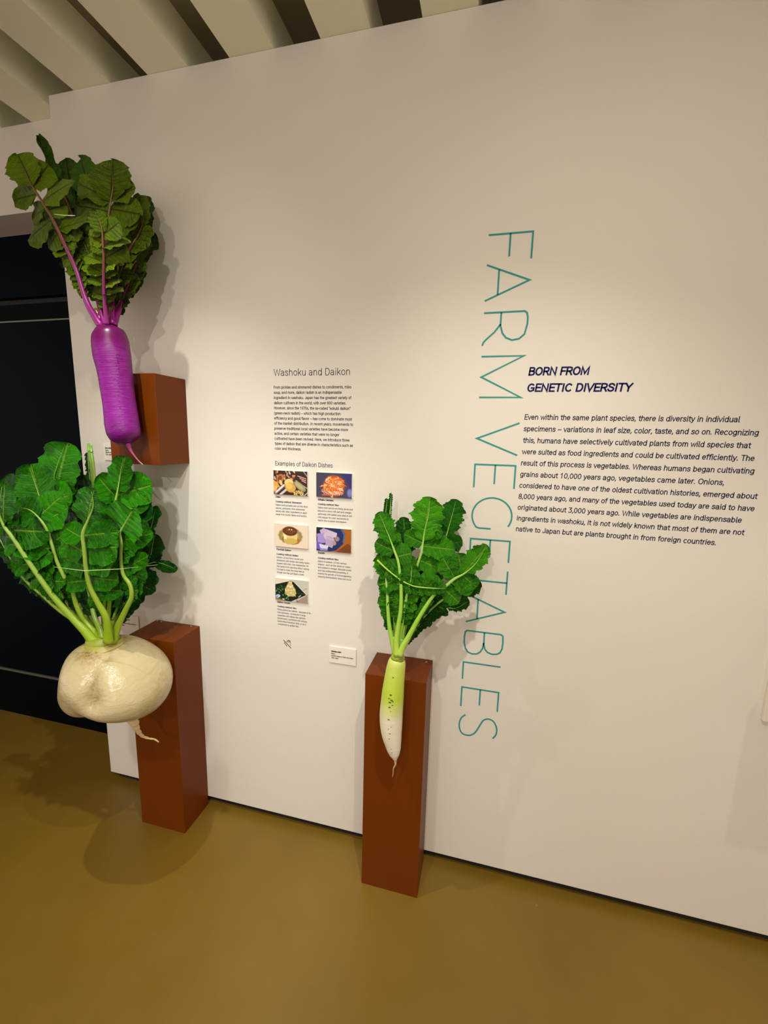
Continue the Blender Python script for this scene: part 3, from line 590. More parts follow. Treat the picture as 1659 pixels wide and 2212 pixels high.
# ---------------------------------------------------------------- leaves
rnd = np.random.RandomState(11)
def petal(B, T_, N, hw, nv, n=22, m_=4, base=0.45, um=0.62, ser=0.05, nt=9, lob=0.06, nl=3.0, cup=0.10, droop=0.0, puck=0.02, rid=0.5, twist=0.0, wav=0.03):
    """one lobe of a leaf blade: a curved, puckered, toothed sheet from B to T_; returns verts, faces, lv"""
    B = np.asarray(B, float); T_ = np.asarray(T_, float); D = T_ - B; L = np.linalg.norm(D); d = D / L
    N = np.asarray(N, float); N = N - (N @ d) * d; N /= np.linalg.norm(N); S = np.cross(d, N)
    i = np.linspace(0, 1, n + 1); u = np.where(i < .5, i * 1.06, 1 - (1 - i) ** 1.7 * 1.527); u = np.clip(u, 0, 1); u = np.maximum.accumulate(u)
    w = np.where(u < um, base + (1 - base) * np.sin(np.pi / 2 * u / um), np.sqrt(np.clip(1 - ((u - um) / (1 - um)) ** 2, 0, 1)))
    ph0 = rnd.rand() * 6
    saw = ((u * nt + ph0) % 1.0)
    t = np.linspace(-1, 1, 2 * m_ + 1)
    U, Tt = np.meshgrid(u, t, indexing='ij'); sd = np.where(Tt < 0, 0.0, 1.7 + ph0); Wd = (w * hw)[:, None] * (1 + ser * (1 - 2 * ((U * nt + sd) % 1.0)) + lob * np.sin(2 * np.pi * (U * nl + sd)) + lob * .5 * np.sin(2 * np.pi * (U * nl * 2.3 + sd * 2)))
    tw = twist * U
    phs = U * nv - np.abs(Tt) * 0.88
    h = cup * hw * Tt ** 2 - cup * hw * .3 + droop * L * U ** 2
    h = h + puck * L * (np.abs(np.sin(np.pi * phs)) - .5) * (0.3 + 0.7 * np.abs(Tt))
    h = h + 0.04 * L * np.sin(U * 7 + ph0) * Tt + wav * L * np.sin(U * 15 + np.sign(Tt) * 1.3 + ph0 * 2) * np.abs(Tt) ** 1.5
    lat = Tt * Wd
    P = B + D * (U[..., None] + (0.06 * np.abs(Tt) * (1 - U))[..., None]) + S * (lat * np.cos(tw))[..., None] + N * (h + lat * np.sin(tw))[..., None]
    nn, mm = P.shape[:2]
    idx = np.arange(nn * mm).reshape(nn, mm)
    Fq = np.stack([idx[:-1, :-1], idx[:-1, 1:], idx[1:, 1:], idx[1:, :-1]], -1).reshape(-1, 4)
    lv = np.stack([U * nv + 0.5, Tt, np.full_like(U, rid)], -1).reshape(-1, 3)
    return P.reshape(-1, 3), Fq, lv

class Plant:
    def __init__(s, root, mats, big=1.0, ser=None, lob=.06, wav=.03, wide=1.06): s.wide = wide; s.big = big; s.ser = ser; s.lob = lob; s.wav = wav; s.root = root; s.mb, s.mf, s.ms = mats      # back leaf, front leaf, stalk materials
    def leaf(s, stalk, y0, y1, r0, r1, prof, term, front=True, dens=1.0, rough=1.0, ratio=0.42, sweep=38, ser=0.05, s0=None, flatw=0.75, yp=1.0, face=None, tilt=0.22, tcup=0.12, tdroop=-0.05, tn=None, tbase=0.45, label=None, lobes=()):
        """stalk: the midrib as the photo shows it; y0..y1 its depth; prof: (s, left, right) lobe lengths in px; term: (s, half width px)"""
        N_ = 56
        px = catmull(stalk, N_); seg_ = np.r_[0, np.cumsum(np.linalg.norm(np.diff(px, axis=0), axis=1))]; sa = seg_ / seg_[-1]
        Y = y0 + (y1 - y0) * sa ** yp
        P = np.array([at(a[0], a[1], yv) for a, yv in zip(px, Y)])
        rad = r0 + (r1 - r0) * sa ** 0.6
        ts = term[0] if term else .9
        rad = rad * (1 - .88 * np.clip((sa - ts + .04) / (1 - ts + .04), 0, 1) ** .7)
        rad = rad * (1 + .3 * (s.wide > 1.2) * np.exp(-sa / .10)); st = tube('leaf_stalk', P, rad, s.ms, s.root, 9, flatw, sa)
        if label: st['label'] = label
        V, Fc, LV, nvv = [], [], [], 0
        def mid(q): return np.array([np.interp(q, sa, px[:, 0]), np.interp(q, sa, px[:, 1])]), np.interp(q, sa, Y)
        def tan(q):
            a, _ = mid(max(0, q - .02)); b, _ = mid(min(1, q + .02)); v = b - a; return v / (np.linalg.norm(v) + 1e-9)
        fx = np.array(face if face is not None else (0.15, -1.0, 0.25), float)
        def add(B, T2, N, hw, nv, **k):
            nonlocal nvv
            p, f, l_ = petal(B, T2, N, hw, nv, rid=rnd.rand(), **k)
            V.append(p); Fc.append(f + nvv); LV.append(l_); nvv += len(p)
        if prof:
            ps = [q[0] for q in prof]
            for side, ci in ((-1, 1), (1, 2)):
                pl = [q[ci] for q in prof]; q = ps[0] + rnd.rand() * .02
                while q < (term[0] + 0.03 if term and not lobes else ps[-1]):
                    Lp = np.interp(q, ps, pl); 
                    if Lp < 3: q += .03; continue
                    Lp *= rnd.uniform(.86, 1.08)
                    c, yv = mid(q); tg = tan(q); pr_ = np.array([-tg[1], tg[0]]) * side      # side +1 = right of the growing direction
                    sw = math.radians(sweep + rnd.uniform(-10, 10)); dr_ = pr_ * math.cos(sw) + tg * math.sin(sw)
                    tip = c + dr_ * Lp; step = max(6.5, Lp * 0.52 * s.big) / dens
                    hwp = max(step * 0.64, Lp * ratio * (1 + (s.big - 1) * .7)) * rnd.uniform(.92, 1.1)
                    B = at(c[0], c[1], yv + 0.003 + np.interp(q, sa, rad) * .8); 
                    mpp = np.linalg.norm(at(c[0] + 1, c[1], yv) - at(c[0], c[1], yv)) * 0.92
                    T2 = at(tip[0], tip[1], yv + 0.003 + rnd.uniform(-tilt, tilt) * Lp * mpp)
                    nrm = fx + np.array([rnd.uniform(-.35, .35), 0, rnd.uniform(-.35, .45)]) * rough
                    big = Lp > 26
                    add(B, T2, nrm, hwp * mpp, 3 + (Lp > 20) + (Lp > 34) * 2, n=20 if big else 12, m_=4 if big else 3, base=.5, um=rnd.uniform(.5, .66), ser=s.ser or ser, nt=8 if big else 5, lob=s.lob, nl=rnd.uniform(2, 3.2), wav=s.wav,
                        cup=rnd.uniform(-.25, .35) * rough, droop=rnd.uniform(-.22, .08) * rough, puck=.022, twist=rnd.uniform(-.3, .3) * rough)
                    q += step / seg_[-1]
        for (au, av, tu, tv, hw_) in lobes:       # the big lobes, each from its place on the midrib to its tip
            k = int(np.argmin(np.hypot(px[:, 0] - au, px[:, 1] - av))); yv = Y[k]; off = .004 + rad[k] * 1.1 + .006 * (s.wide > 1.2); B = at(px[k][0], px[k][1], yv + off)
            Lp = math.hypot(tu - au, tv - av); mpp = np.linalg.norm(at(au + 1, av, yv) - at(au, av, yv)) * 0.92
            T2 = at(tu, tv, yv + off + rnd.uniform(-.06, .22) * Lp * mpp)
            nrm = fx + np.array([rnd.uniform(-.28, .28), 0, rnd.uniform(-.3, .4)]) * rough
            add(B, T2, nrm, hw_ * mpp * s.wide, 5, n=26, m_=6, base=.5 + .3 * (s.wide - 1) / .25, um=rnd.uniform(.5, .62), ser=(s.ser or ser) * .8, nt=11, lob=s.lob * .8, nl=rnd.uniform(2, 3.2), wav=s.wav * 1.2,
                cup=rnd.uniform(-.2, .3) * rough, droop=rnd.uniform(-.18, .04) * rough, puck=.02, twist=rnd.uniform(-.2, .2) * rough)
        if term:
            c, yv = mid(term[0]); B = at(c[0], c[1], yv + .002); T2 = at(px[-1][0], px[-1][1], y1 + .002)
            # push the tip a little beyond the end of the midrib
            T2 = T2 + (T2 - B) * 0.10
            mpp = np.linalg.norm(at(c[0] + 1, c[1], yv) - at(c[0], c[1], yv)) * 0.92
            add(B, T2, tn if tn is not None else fx, term[1] * mpp, 6, n=44, m_=9, base=tbase, um=.55, ser=(s.ser or ser) * .7, nt=17, lob=s.lob * 1.1, nl=4.2, wav=s.wav, cup=tcup, droop=tdroop, puck=.018)
        if V:
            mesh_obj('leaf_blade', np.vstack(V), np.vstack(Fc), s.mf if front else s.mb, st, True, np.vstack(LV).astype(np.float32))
        return st

def ring_body(name, pts, mat, parent, seg=48, flat=1.0, n=70, dents=None, lump=0.0, seed=0):
    """pts: (u, v, Y, radius m) down the axis"""
    A = catmull([(p[0], p[1]) for p in pts], n)
    d = np.r_[0, np.cumsum([math.dist(a[:2], b[:2]) for a, b in zip(pts, pts[1:])])]; d /= d[-1]
    s = np.linspace(0, 1, n)
    Yv = np.interp(s, d, [p[2] for p in pts]); rd = catmull([(q, p[3]) for q, p in zip(d, pts)], 400)
    r_ = np.interp(s, rd[:, 0], np.maximum(rd[:, 1], 0.0003))
    P = np.array([at(a[0], a[1], y) for a, y in zip(A, Yv)])
    o = tube(name, P, r_, mat, parent, seg, flat)
    rg2 = np.random.RandomState(seed)
    me = o.data; co = np.zeros(len(me.vertices) * 3, np.float32); me.vertices.foreach_get('co', co); co = co.reshape(-1, 3)
    ax = np.repeat(P, seg, 0); k = n * seg
    ang = np.tile(np.linspace(0, 2 * np.pi, seg, endpoint=False), n); ss = np.repeat(s, seg)
    f = 1 + lump * (np.sin(ss * 23 + 2 * np.sin(ang)) * .5 + np.sin(ang * 2 + ss * 9) * .6 + np.sin(ss * 61 + 3 * ang) * .18)
    if dents:
        for (sc_, ac, rs, ra, dp) in dents: f -= dp * np.exp(-((ss - sc_) / rs) ** 2 - ((np.angle(np.exp(1j * (ang - ac)))) / ra) ** 2)
    co[:k] = ax + (co[:k] - ax) * f[:, None]
    me.vertices.foreach_set('co', co.ravel()); me.update()
    return o

def root_mat_purple():
    x = NT('purple_root_skin'); s, a, r = x.attr()
    c = x.ramp(s, [(0.0, srgb(92, 22, 66)), (0.13, srgb(98, 6, 82)), (0.30, srgb(122, 4, 118)), (0.75, srgb(132, 8, 134)), (1.0, srgb(94, 2, 90))])
    comb = x.n('ShaderNodeCombineXYZ'); x.l(x.math('MULTIPLY', s, 60.0), comb.inputs[0]); x.l(x.math('MULTIPLY', a, 6.0), comb.inputs[1])
    st = x.noise(1.3, 5, comb.outputs[0], .7)
    band = x.ramp(s, [(0.14, (0, 0, 0, 1)), (0.26, (1, 1, 1, 1)), (0.86, (1, 1, 1, 1)), (0.97, (0, 0, 0, 1))])
    f = x.math('MULTIPLY', x.ramp(st, [(0.42, (0, 0, 0, 1)), (0.66, (1, 1, 1, 1))]), band)
    c = x.mix(x.math('MULTIPLY', f, 0.5), c, srgb(166, 46, 166))
    d2 = x.ramp(st, [(0.30, (1, 1, 1, 1)), (0.40, (0, 0, 0, 1))]); c = x.mix(x.math('MULTIPLY', x.math('MULTIPLY', d2, band), 0.5), c, srgb(92, 16, 92))
    x.base(c); x.pr(0.32, 0.35); x.bump(x.math('MULTIPLY', st, band), 0.6, 0.004); return x.m
def root_mat_daikon():
    x = NT('green_neck_daikon_skin'); s, a, r = x.attr(); g = x.geo()
    s2 = x.math('ADD', s, x.math('MULTIPLY', x.math('SUBTRACT', x.noise(16, 4, g), 0.5), 0.16))
    c = x.ramp(s2, [(0.0, srgb(196, 204, 104)), (0.10, srgb(196, 212, 88)), (0.34, srgb(186, 208, 62)), (0.50, srgb(214, 214, 146)), (0.58, srgb(234, 226, 200)), (1.0, srgb(238, 228, 210))])
    comb = x.n('ShaderNodeCombineXYZ'); x.l(x.math('MULTIPLY', s, 50.0), comb.inputs[0]); x.l(x.math('MULTIPLY', a, 5.0), comb.inputs[1])
    st = x.noise(1.2, 4, comb.outputs[0], .6)
    c = x.mix(x.math('MULTIPLY', x.ramp(st, [(0.5, (0, 0, 0, 1)), (0.75, (1, 1, 1, 1))]), 0.22), c, srgb(196, 180, 120))
    x.base(c); x.pr(0.34, 0.5); x.bump(st, 0.25, 0.002); return x.m
def root_mat_turnip():
    x = NT('round_white_root_skin'); s, a, r = x.attr(); g = x.geo()
    n1 = x.noise(7, 5, g, .65)
    c = x.ramp(n1, [(0.30, srgb(168, 150, 104)), (0.50, srgb(192, 176, 134)), (0.75, srgb(202, 186, 144))])
    # r holds the stain amount painted on the body, s the height towards the neck
    c = x.mix(x.math('MULTIPLY', r, x.ramp(x.noise(42, 5, g, .75), [(0.40, (.15, .15, .15, 1)), (0.60, (1, 1, 1, 1))])), c, srgb(140, 106, 50))
    scr = x.ramp(x.noise(9, 6, x.map(g, (2.2, 2.2, 9.0)), .8), [(0.60, (0, 0, 0, 1)), (0.68, (1, 1, 1, 1))])
    c = x.mix(x.math('MULTIPLY', scr, 0.35), c, srgb(170, 146, 92))
    c = x.mix(s, c, srgb(150, 150, 40))
    x.base(c); x.pr(0.22, 0.5); x.bump(x.math('ADD', x.noise(22, 5, x.map(g, (1, 1, 2.4)), .6), x.math('MULTIPLY', x.noise(120, 3, g), .3)), 0.4, 0.007); return x.m
M_rootP, M_rootD, M_rootT = root_mat_purple(), root_mat_daikon(), root_mat_turnip()
M_pit = plain('root_pit', srgb(74, 84, 30), 0.7); M_pit2 = plain('root_pit_brown', srgb(150, 130, 80), 0.7); M_pitP = plain('root_pit_purple', srgb(88, 16, 84), 0.6)
M_tailP = stalk_mat('purple_tail', [(0, srgb(150, 36, 130)), (0.35, srgb(196, 96, 140)), (1, srgb(232, 160, 160))]); M_tail = stalk_mat('white_tail', [(0, srgb(226, 206, 160)), (0.7, srgb(206, 184, 124)), (1, srgb(214, 190, 130))], 0.5)

def tail(pts, y0, y1, r0, r1, mat, parent, n=26, wob=0.10):
    A = catmull(pts, n); s = np.linspace(0, 1, n)
    P = [at(a[0], a[1], y0 + (y1 - y0) * q) for a, q in zip(A, s)]
    r_ = r1 + (r0 - r1) * (1 - s) ** 2.2
    r_ = r_ * (1 + wob * np.sin(s * 50) * (s > .15))
    return tube('tail_root', P, r_, mat, parent, 10)

def pits(body, parent, lst, mat, name='pit_marks'):
    """small dark pits lying on the skin of a root; lst: (u, v, radius)"""
    me = body.data; n = len(me.vertices); co = np.zeros(n * 3); me.vertices.foreach_get('co', co); co = co.reshape(-1, 3)
    nr = np.zeros(n * 3); me.vertices.foreach_get('normal', nr); nr = nr.reshape(-1, 3)
    if ((co - co.mean(0)) * nr).sum() < 0: nr = -nr
    q = (co - CAM) @ RR.T; U = W / 2 + F * q[:, 0] / q[:, 1]; V_ = H / 2 - F * q[:, 2] / q[:, 1]; hid = ((CAM - co) * nr).sum(1) < 0
    V, Fc = [], []
    for (u, v, r_) in lst:
        k = int(np.argmin((U - u) ** 2 + (V_ - v) ** 2 + 1e6 * hid)); c, N = co[k], nr[k]
        S = np.cross(N, [0, 0, 1.0]); S /= np.linalg.norm(S); T = np.cross(S, N); b = len(V)
        V.append(c + N * .0004)
        for i in range(10):
            a = i * math.pi / 5; w_ = r_ * rnd.uniform(.7, 1.25); V.append(c + N * .0007 + S * (w_ * math.cos(a) * 1.3) + T * (w_ * math.sin(a) * .75))
        for i in range(10): Fc.append((b, b + 1 + i, b + 1 + (i + 1) % 10))
    o = mesh_obj(name, V, Fc, mat, parent, True); o['kind'] = 'stuff'; return o

# ================= purple radish on the wall box
pp = empty('purple_radish', at(236, 705, -0.215)); tag(pp, 'long glossy purple radish with olive green leaves hanging in front of the wall box', 'radish')
rp = ring_body('root', [(230, 702, -.215, .004), (231, 706, -.215, .022), (233, 714, -.215, .036), (237, 730, -.215, .0475), (242, 764, -.215, .0510), (248, 800, -.215, .0480), (254, 842, -.215, .0455), (259, 877, -.215, .0452),
                   (265, 920, -.215, .0475), (269, 940, -.215, .0450), (272, 952, -.215, .033), (275, 960, -.215, .004)], M_rootP, pp, 56, 1.0, 90, lump=0.012)
pits(rp, pp, [(100 + a / 4.879, 600 + b / 4.879, r_) for a, b, r_ in [(735, 805, .0022), (762, 812, .0016), (748, 835, .0018), (785, 850, .0016), (742, 868, .0016), (765, 880, .0018), (758, 905, .0014), (745, 932, .0018), (775, 965, .0022), (770, 985, .0012),
      (768, 1040, .0014), (765, 1105, .0016), (770, 1140, .0016), (762, 1195, .0024), (768, 1240, .0016), (770, 1300, .0014), (775, 1375, .0018), (778, 1440, .0012), (770, 1510, .0016), (760, 1600, .0014)]], M_pitP)
tail([(276, 957), (282, 972), (291, 985), (300, 996), (309, 1004)], -.215, -.19, .0075, .0015, M_tailP, pp)
br = box('mounting_bracket', at(262, 850, -.16)[0] - .012, at(262, 850, -.16)[0] + .024, -0.176, -0.1436, 1.50, 1.655, M_blackmetal, pp)
for zz in (1.535, 1.56, 1.62, 1.64):
    box('clip', at(262, 850, -.16)[0] + .020, at(262, 850, -.16)[0] + .030, -0.170, -0.1445, zz, zz + .010, M_steel, pp)
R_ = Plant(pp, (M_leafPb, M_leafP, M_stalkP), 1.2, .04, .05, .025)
LP = R_.leaf
# back leaves first
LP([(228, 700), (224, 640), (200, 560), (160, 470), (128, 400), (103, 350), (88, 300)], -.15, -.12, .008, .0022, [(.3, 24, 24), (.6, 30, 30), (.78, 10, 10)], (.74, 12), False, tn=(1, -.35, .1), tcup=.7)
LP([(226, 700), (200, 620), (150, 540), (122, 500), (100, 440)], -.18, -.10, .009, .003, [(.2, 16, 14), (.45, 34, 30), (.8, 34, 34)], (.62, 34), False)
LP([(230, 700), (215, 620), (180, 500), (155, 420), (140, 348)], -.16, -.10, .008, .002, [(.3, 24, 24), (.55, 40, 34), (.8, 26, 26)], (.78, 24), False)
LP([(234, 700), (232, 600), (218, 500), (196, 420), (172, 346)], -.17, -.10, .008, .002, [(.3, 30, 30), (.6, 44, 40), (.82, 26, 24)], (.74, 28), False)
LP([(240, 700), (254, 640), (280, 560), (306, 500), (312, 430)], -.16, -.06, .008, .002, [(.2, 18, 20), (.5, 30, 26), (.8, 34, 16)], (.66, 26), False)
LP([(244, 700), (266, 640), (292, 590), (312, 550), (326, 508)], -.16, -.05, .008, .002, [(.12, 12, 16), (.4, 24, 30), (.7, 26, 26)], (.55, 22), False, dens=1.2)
# big upper right leaf
LP([(236, 700), (234, 620), (228, 540), (233, 474), (240, 430), (244, 398), (240, 352)], -.21, -.20, .009, .0022, [(.3, 30, 30), (.5, 44, 44)], (.76, 44), True, ratio=.5, sweep=34, rough=.6,
   lobes=[(234, 500, 192, 480, 20), (234, 490, 296, 488, 20), (235, 456, 158, 436, 28), (237, 450, 303, 462, 28), (240, 434, 160, 386, 25), (242, 430, 292, 405, 24)])
# right leaf
LP([(243, 700), (243, 660), (252, 610), (268, 562), (281, 535), (300, 503), (309, 470), (300, 425)], -.22, -.15, .0095, .0022, [(.14, 18, 20), (.3, 28, 24), (.5, 34, 34), (.7, 34, 30), (.85, 22, 20)], (.74, 24), True, sweep=30)
# far right stalk
LP([(247, 702), (256, 672), (268, 633), (283, 600), (298, 560), (312, 520)], -.215, -.12, .0105, .003, [(.2, 8, 14), (.34, 16, 26), (.55, 28, 30), (.8, 26, 24)], (.70, 20), True, dens=1.15)
# second stalk
LP([(226, 702), (219, 680), (209, 640), (205, 600), (196, 560), (180, 520)], -.225, -.24, .0095, .002, [(.3, 16, 16), (.5, 34, 30), (.9, 34, 34)], (.7, 26), True)
# middle front leaf
LP([(231, 701), (226, 655), (224, 600), (224, 560), (222, 520), (219, 490), (205, 456)], -.235, -.30, .0080, .0024, [(.16, 16, 20), (.30, 34, 38), (.5, 46, 48), (.7, 42, 60), (.88, 26, 40)], (.80, 20), True, dens=1.25, rough=1.5, ratio=.34)
# big left leaf
LP([(219, 706), (203, 682), (186, 649), (164.5, 583), (140.6, 530), (114, 474), (90, 434), (66, 396), (47, 355), (38, 338)], -.235, -.31, .0120, .0020,
   [(.16, 6, 6), (.24, 18, 16), (.36, 26, 20), (.46, 34, 28), (.50, 34, 28)], (.83, 33), True, ratio=.50, sweep=36, rough=.9,
   lobes=[(127, 503, 101, 535, 20), (133, 514, 172, 498, 17), (125, 493, 194, 474, 16), (111, 474, 57, 515, 30), (101, 450, 64, 468, 17), (103, 456, 141, 442, 18), (93, 434, 156, 388, 28), (80, 418, 31, 430, 23), (72, 404, 100, 352, 24)])
for (a, b) in [((237, 703), (240, 660)), ((223, 703), (205, 668))]:
    tube('leaf_stalk', [at(a[0] + (b[0] - a[0]) * q, a[1] + (b[1] - a[1]) * q, -.215) for q in np.linspace(0, 1, 8)], np.linspace(.0105, .007, 8), M_stalkP, pp, 9, .8)
tube('nylon_line', [at(117, 463, -.325), at(135, 465, -.325), at(162, 466, -.32)], [.0009] * 3, M_string, pp, 6)

# ================= round white root
tc = at(247, 1470, -0.315)
tp = empty('round_white_radish', at(222, 1392, -0.315)); tag(tp, 'huge round creamy white radish with bright green leaves in front of the left pedestal', 'radish')
def turnip_body():
    Cc = at(240, 1478, -0.315)
    el = [(at(257.6, 1461, -.315), (.1623, .150, .1028), -25.1), (at(222.8, 1472.6, -.325), (.1061, .125, .0885), 44.5)]
    def F_(P):
        v = []
        for c, r_, rot in el:
            q = P - c; a = math.radians(rot); x_ = q[..., 0] * math.cos(a) + q[..., 2] * math.sin(a); z_ = -q[..., 0] * math.sin(a) + q[..., 2] * math.cos(a)
            v.append(np.sqrt((x_ / r_[0]) ** 2 + (q[..., 1] / r_[1]) ** 2 + (z_ / r_[2]) ** 2) - 1)
        v = np.array(v); k = 14.0
        return -np.log(np.exp(-k * v).sum(0)) / k
    nth, nph = 110, 160
    up = at(223, 1383, -.315) - Cc; up /= np.linalg.norm(up); e1 = np.cross(up, [0, -1, 0]); e1 /= np.linalg.norm(e1); e2 = np.cross(up, e1)
    th = np.linspace(0.001, math.pi - .001, nth); ph = np.linspace(0, 2 * math.pi, nph, endpoint=False)
    TH, PHI = np.meshgrid(th, ph, indexing='ij')
    D = np.cos(TH)[..., None] * up + np.sin(TH)[..., None] * (np.cos(PHI)[..., None] * e1 + np.sin(PHI)[..., None] * e2)
    lo = np.zeros(TH.shape); hi = np.full(TH.shape, .30)
    for _ in range(26):
        md = (lo + hi) / 2; v = F_(Cc + D * md[..., None]); ins = v < 0; lo = np.where(ins, md, lo); hi = np.where(ins, hi, md)
    r_ = (lo + hi) / 2
    # cleft between the lobes, on the side facing the room
    P = Cc + D * r_[..., None]
    def on(u, v):
        q = (P - CAM) @ RR.T; e_ = (W / 2 + F * q[..., 0] / q[..., 1] - u) ** 2 + (H / 2 - F * q[..., 2] / q[..., 1] - v) ** 2 + 1e5 * (((P - Cc) * (CAM - P)).sum(-1) < 0)
        return P[np.unravel_index(np.argmin(e_), e_.shape)]
    cl = [on(198, 1470), on(197, 1498), on(200, 1526), on(203, 1552)]
    dent = np.zeros(TH.shape); stain = np.zeros(TH.shape)
    for k, (c, s_, a) in enumerate(zip(cl, (.026, .032, .032, .030), (.005, .014, .022, .030))):
        dd = np.linalg.norm(P - c, axis=-1); g_ = np.exp(-(dd / s_) ** 2); 
        dent += a * g_; stain += .8 * np.exp(-(dd / .019) ** 2)
    for (u, v, s_, a) in [(175, 1420, .03, .35), (190, 1425, .02, .35), (232, 1425, .012, .6), (215, 1415, .06, .22), (352, 1465, .03, .35), (330, 1490, .03, .2), (155, 1530, .03, .2), (180, 1455, .05, .12), (250, 1540, .05, .15)]:
        dd = np.linalg.norm(P - on(u, v), axis=-1); stain += a * np.exp(-(dd / s_) ** 2)
    # tail cone and neck shoulder
    neck = np.exp(-(TH / .20) ** 2)
    r_ = r_ - dent + .010 * np.exp(-(TH / .24) ** 2)
    r_ = r_ * (1 + .006 * np.sin(5 * PHI + 4 * TH) + .004 * np.sin(9 * TH + 2 * PHI))
    P = Cc + D * r_[..., None]
    green = np.clip(np.exp(-((TH - .0) / .36) ** 4) * .85, 0, 1)
    stain += .6 * np.exp(-((TH - .42) / .12) ** 2)
    V = P.reshape(-1, 3); idx = np.arange(nth * nph).reshape(nth, nph)
    nx = np.roll(idx, -1, axis=1)
    Fq = np.stack([idx[:-1], nx[:-1], nx[1:], idx[1:]], -1).reshape(-1, 4)
    lv = np.stack([green, PHI / 6.2832, np.clip(stain, 0, 1)], -1).reshape(-1, 3).astype(np.float32)
    return mesh_obj('root', V, Fq, M_rootT, tp, True, lv)
turnip_body()
M_neck = stalk_mat('leafy_neck', [(0, srgb(134, 150, 24)), (.5, srgb(160, 160, 60)), (1, srgb(186, 168, 96))], .5)
ring_body('neck', [(221, 1372, -.320, .036), (221.5, 1378, -.320, .0440), (222, 1386, -.320, .0480), (223.5, 1392, -.320, .053), (225, 1398, -.320, .060)], M_neck, tp, 60, 1.0, 30, lump=.016)
tail([(284, 1552), (291, 1562), (297, 1577), (308, 1590), (322, 1595), (334, 1597), (343, 1603)], -.31, -.28, .0165, .0024, M_tail, tp, 40, .12)
tb_ = box('mounting_bracket', 0.37, 0.41, -0.24, -0.1436, 0.60, 0.66, M_blackmetal, tp)
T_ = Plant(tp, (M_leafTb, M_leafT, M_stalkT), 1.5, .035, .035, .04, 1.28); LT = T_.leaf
# back leaves
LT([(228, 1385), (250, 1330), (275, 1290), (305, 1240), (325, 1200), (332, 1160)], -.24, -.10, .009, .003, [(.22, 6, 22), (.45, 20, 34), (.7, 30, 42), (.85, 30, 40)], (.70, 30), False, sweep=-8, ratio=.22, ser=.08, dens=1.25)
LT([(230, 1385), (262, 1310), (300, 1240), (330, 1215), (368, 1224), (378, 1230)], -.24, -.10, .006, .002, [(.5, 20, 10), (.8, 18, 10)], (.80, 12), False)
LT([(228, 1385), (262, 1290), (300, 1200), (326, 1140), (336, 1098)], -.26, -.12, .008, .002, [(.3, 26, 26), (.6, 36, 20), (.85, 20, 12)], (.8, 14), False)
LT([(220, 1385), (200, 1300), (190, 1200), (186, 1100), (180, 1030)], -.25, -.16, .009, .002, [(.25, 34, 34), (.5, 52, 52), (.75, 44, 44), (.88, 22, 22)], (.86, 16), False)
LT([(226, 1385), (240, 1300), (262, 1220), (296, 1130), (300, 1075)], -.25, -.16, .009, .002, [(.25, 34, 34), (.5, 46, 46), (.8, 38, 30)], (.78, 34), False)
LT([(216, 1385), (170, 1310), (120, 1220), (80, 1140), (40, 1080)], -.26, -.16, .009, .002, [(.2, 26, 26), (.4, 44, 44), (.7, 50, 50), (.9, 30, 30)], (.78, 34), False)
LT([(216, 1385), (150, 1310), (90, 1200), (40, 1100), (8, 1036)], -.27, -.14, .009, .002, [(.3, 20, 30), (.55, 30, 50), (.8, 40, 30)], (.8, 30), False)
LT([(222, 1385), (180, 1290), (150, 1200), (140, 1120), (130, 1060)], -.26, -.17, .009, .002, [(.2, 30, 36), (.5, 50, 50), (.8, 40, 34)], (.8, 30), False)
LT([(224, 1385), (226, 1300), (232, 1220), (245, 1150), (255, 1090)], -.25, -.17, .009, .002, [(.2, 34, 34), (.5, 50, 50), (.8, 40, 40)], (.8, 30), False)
# tall edge-on tied stalks
st = tube('leaf_stalk', [at(u, v, -.14) for u, v in [(226, 1380), (220, 1250), (212, 1120), (205, 1040), (201, 1000), (196, 962)]], [.009, .007, .006, .0048, .0046, .0042], M_stalkT, tp, 9)
st = tube('leaf_stalk', [at(u, v, -.13) for u, v in [(206, 1130), (201, 1050), (196, 1000), (191, 958)]], [.005, .0045, .004, .0035], M_stalkT, tp, 9)
LT([(210, 1200), (200, 1100), (192, 1010), (188, 958)], -.15, -.12, .004, .002, [(.3, 6, 5), (.9, 7, 5)], None, False, ratio=.6, dens=1.6, tilt=.8)
tube('tie_wire', [at(196 + 5 * math.cos(a), 975 + 1.6 * math.sin(a), -.14 - .004 * math.sin(a)) for a in np.linspace(0, 6.0, 14)], [.0009] * 14, M_blackmetal, tp, 6)
# upper bright leaves
LT([(222, 1385), (170, 1240), (128, 1110), (117, 1040), (122, 1010), (138, 966)], -.27, -.22, .010, .003, [(.45, 30, 30), (.6, 36, 40)], (.76, 44), True, ratio=.5, rough=.6, tbase=.75,
   lobes=[(118, 1046, 168, 1060, 20), (120, 1060, 170, 1085, 16), (118, 1050, 92, 1030, 18)])
LT([(214, 1385), (150, 1260), (103, 1128), (90, 1088), (78, 1052), (64, 1012)], -.28, -.27, .010, .0030, [(.4, 30, 30), (.6, 34, 40)], (.74, 41), True, ratio=.5, rough=.6, tbase=.7,
   lobes=[(90, 1086, 146, 1068, 26), (94, 1098, 140, 1096, 18), (88, 1082, 50, 1062, 20)])
LT([(230, 1385), (240, 1250), (246, 1140), (249, 1088), (255, 1055), (262, 1010), (266, 992)], -.25, -.20, .010, .0032, [(.3, 30, 36), (.6, 40, 44)], (.82, 27), True, ratio=.48, rough=.8, tbase=.7,
   lobes=[(242, 1104, 217, 1062, 18), (246, 1096, 316, 1076, 20), (251, 1076, 212, 1030, 20), (252, 1072, 331, 1047, 26)])
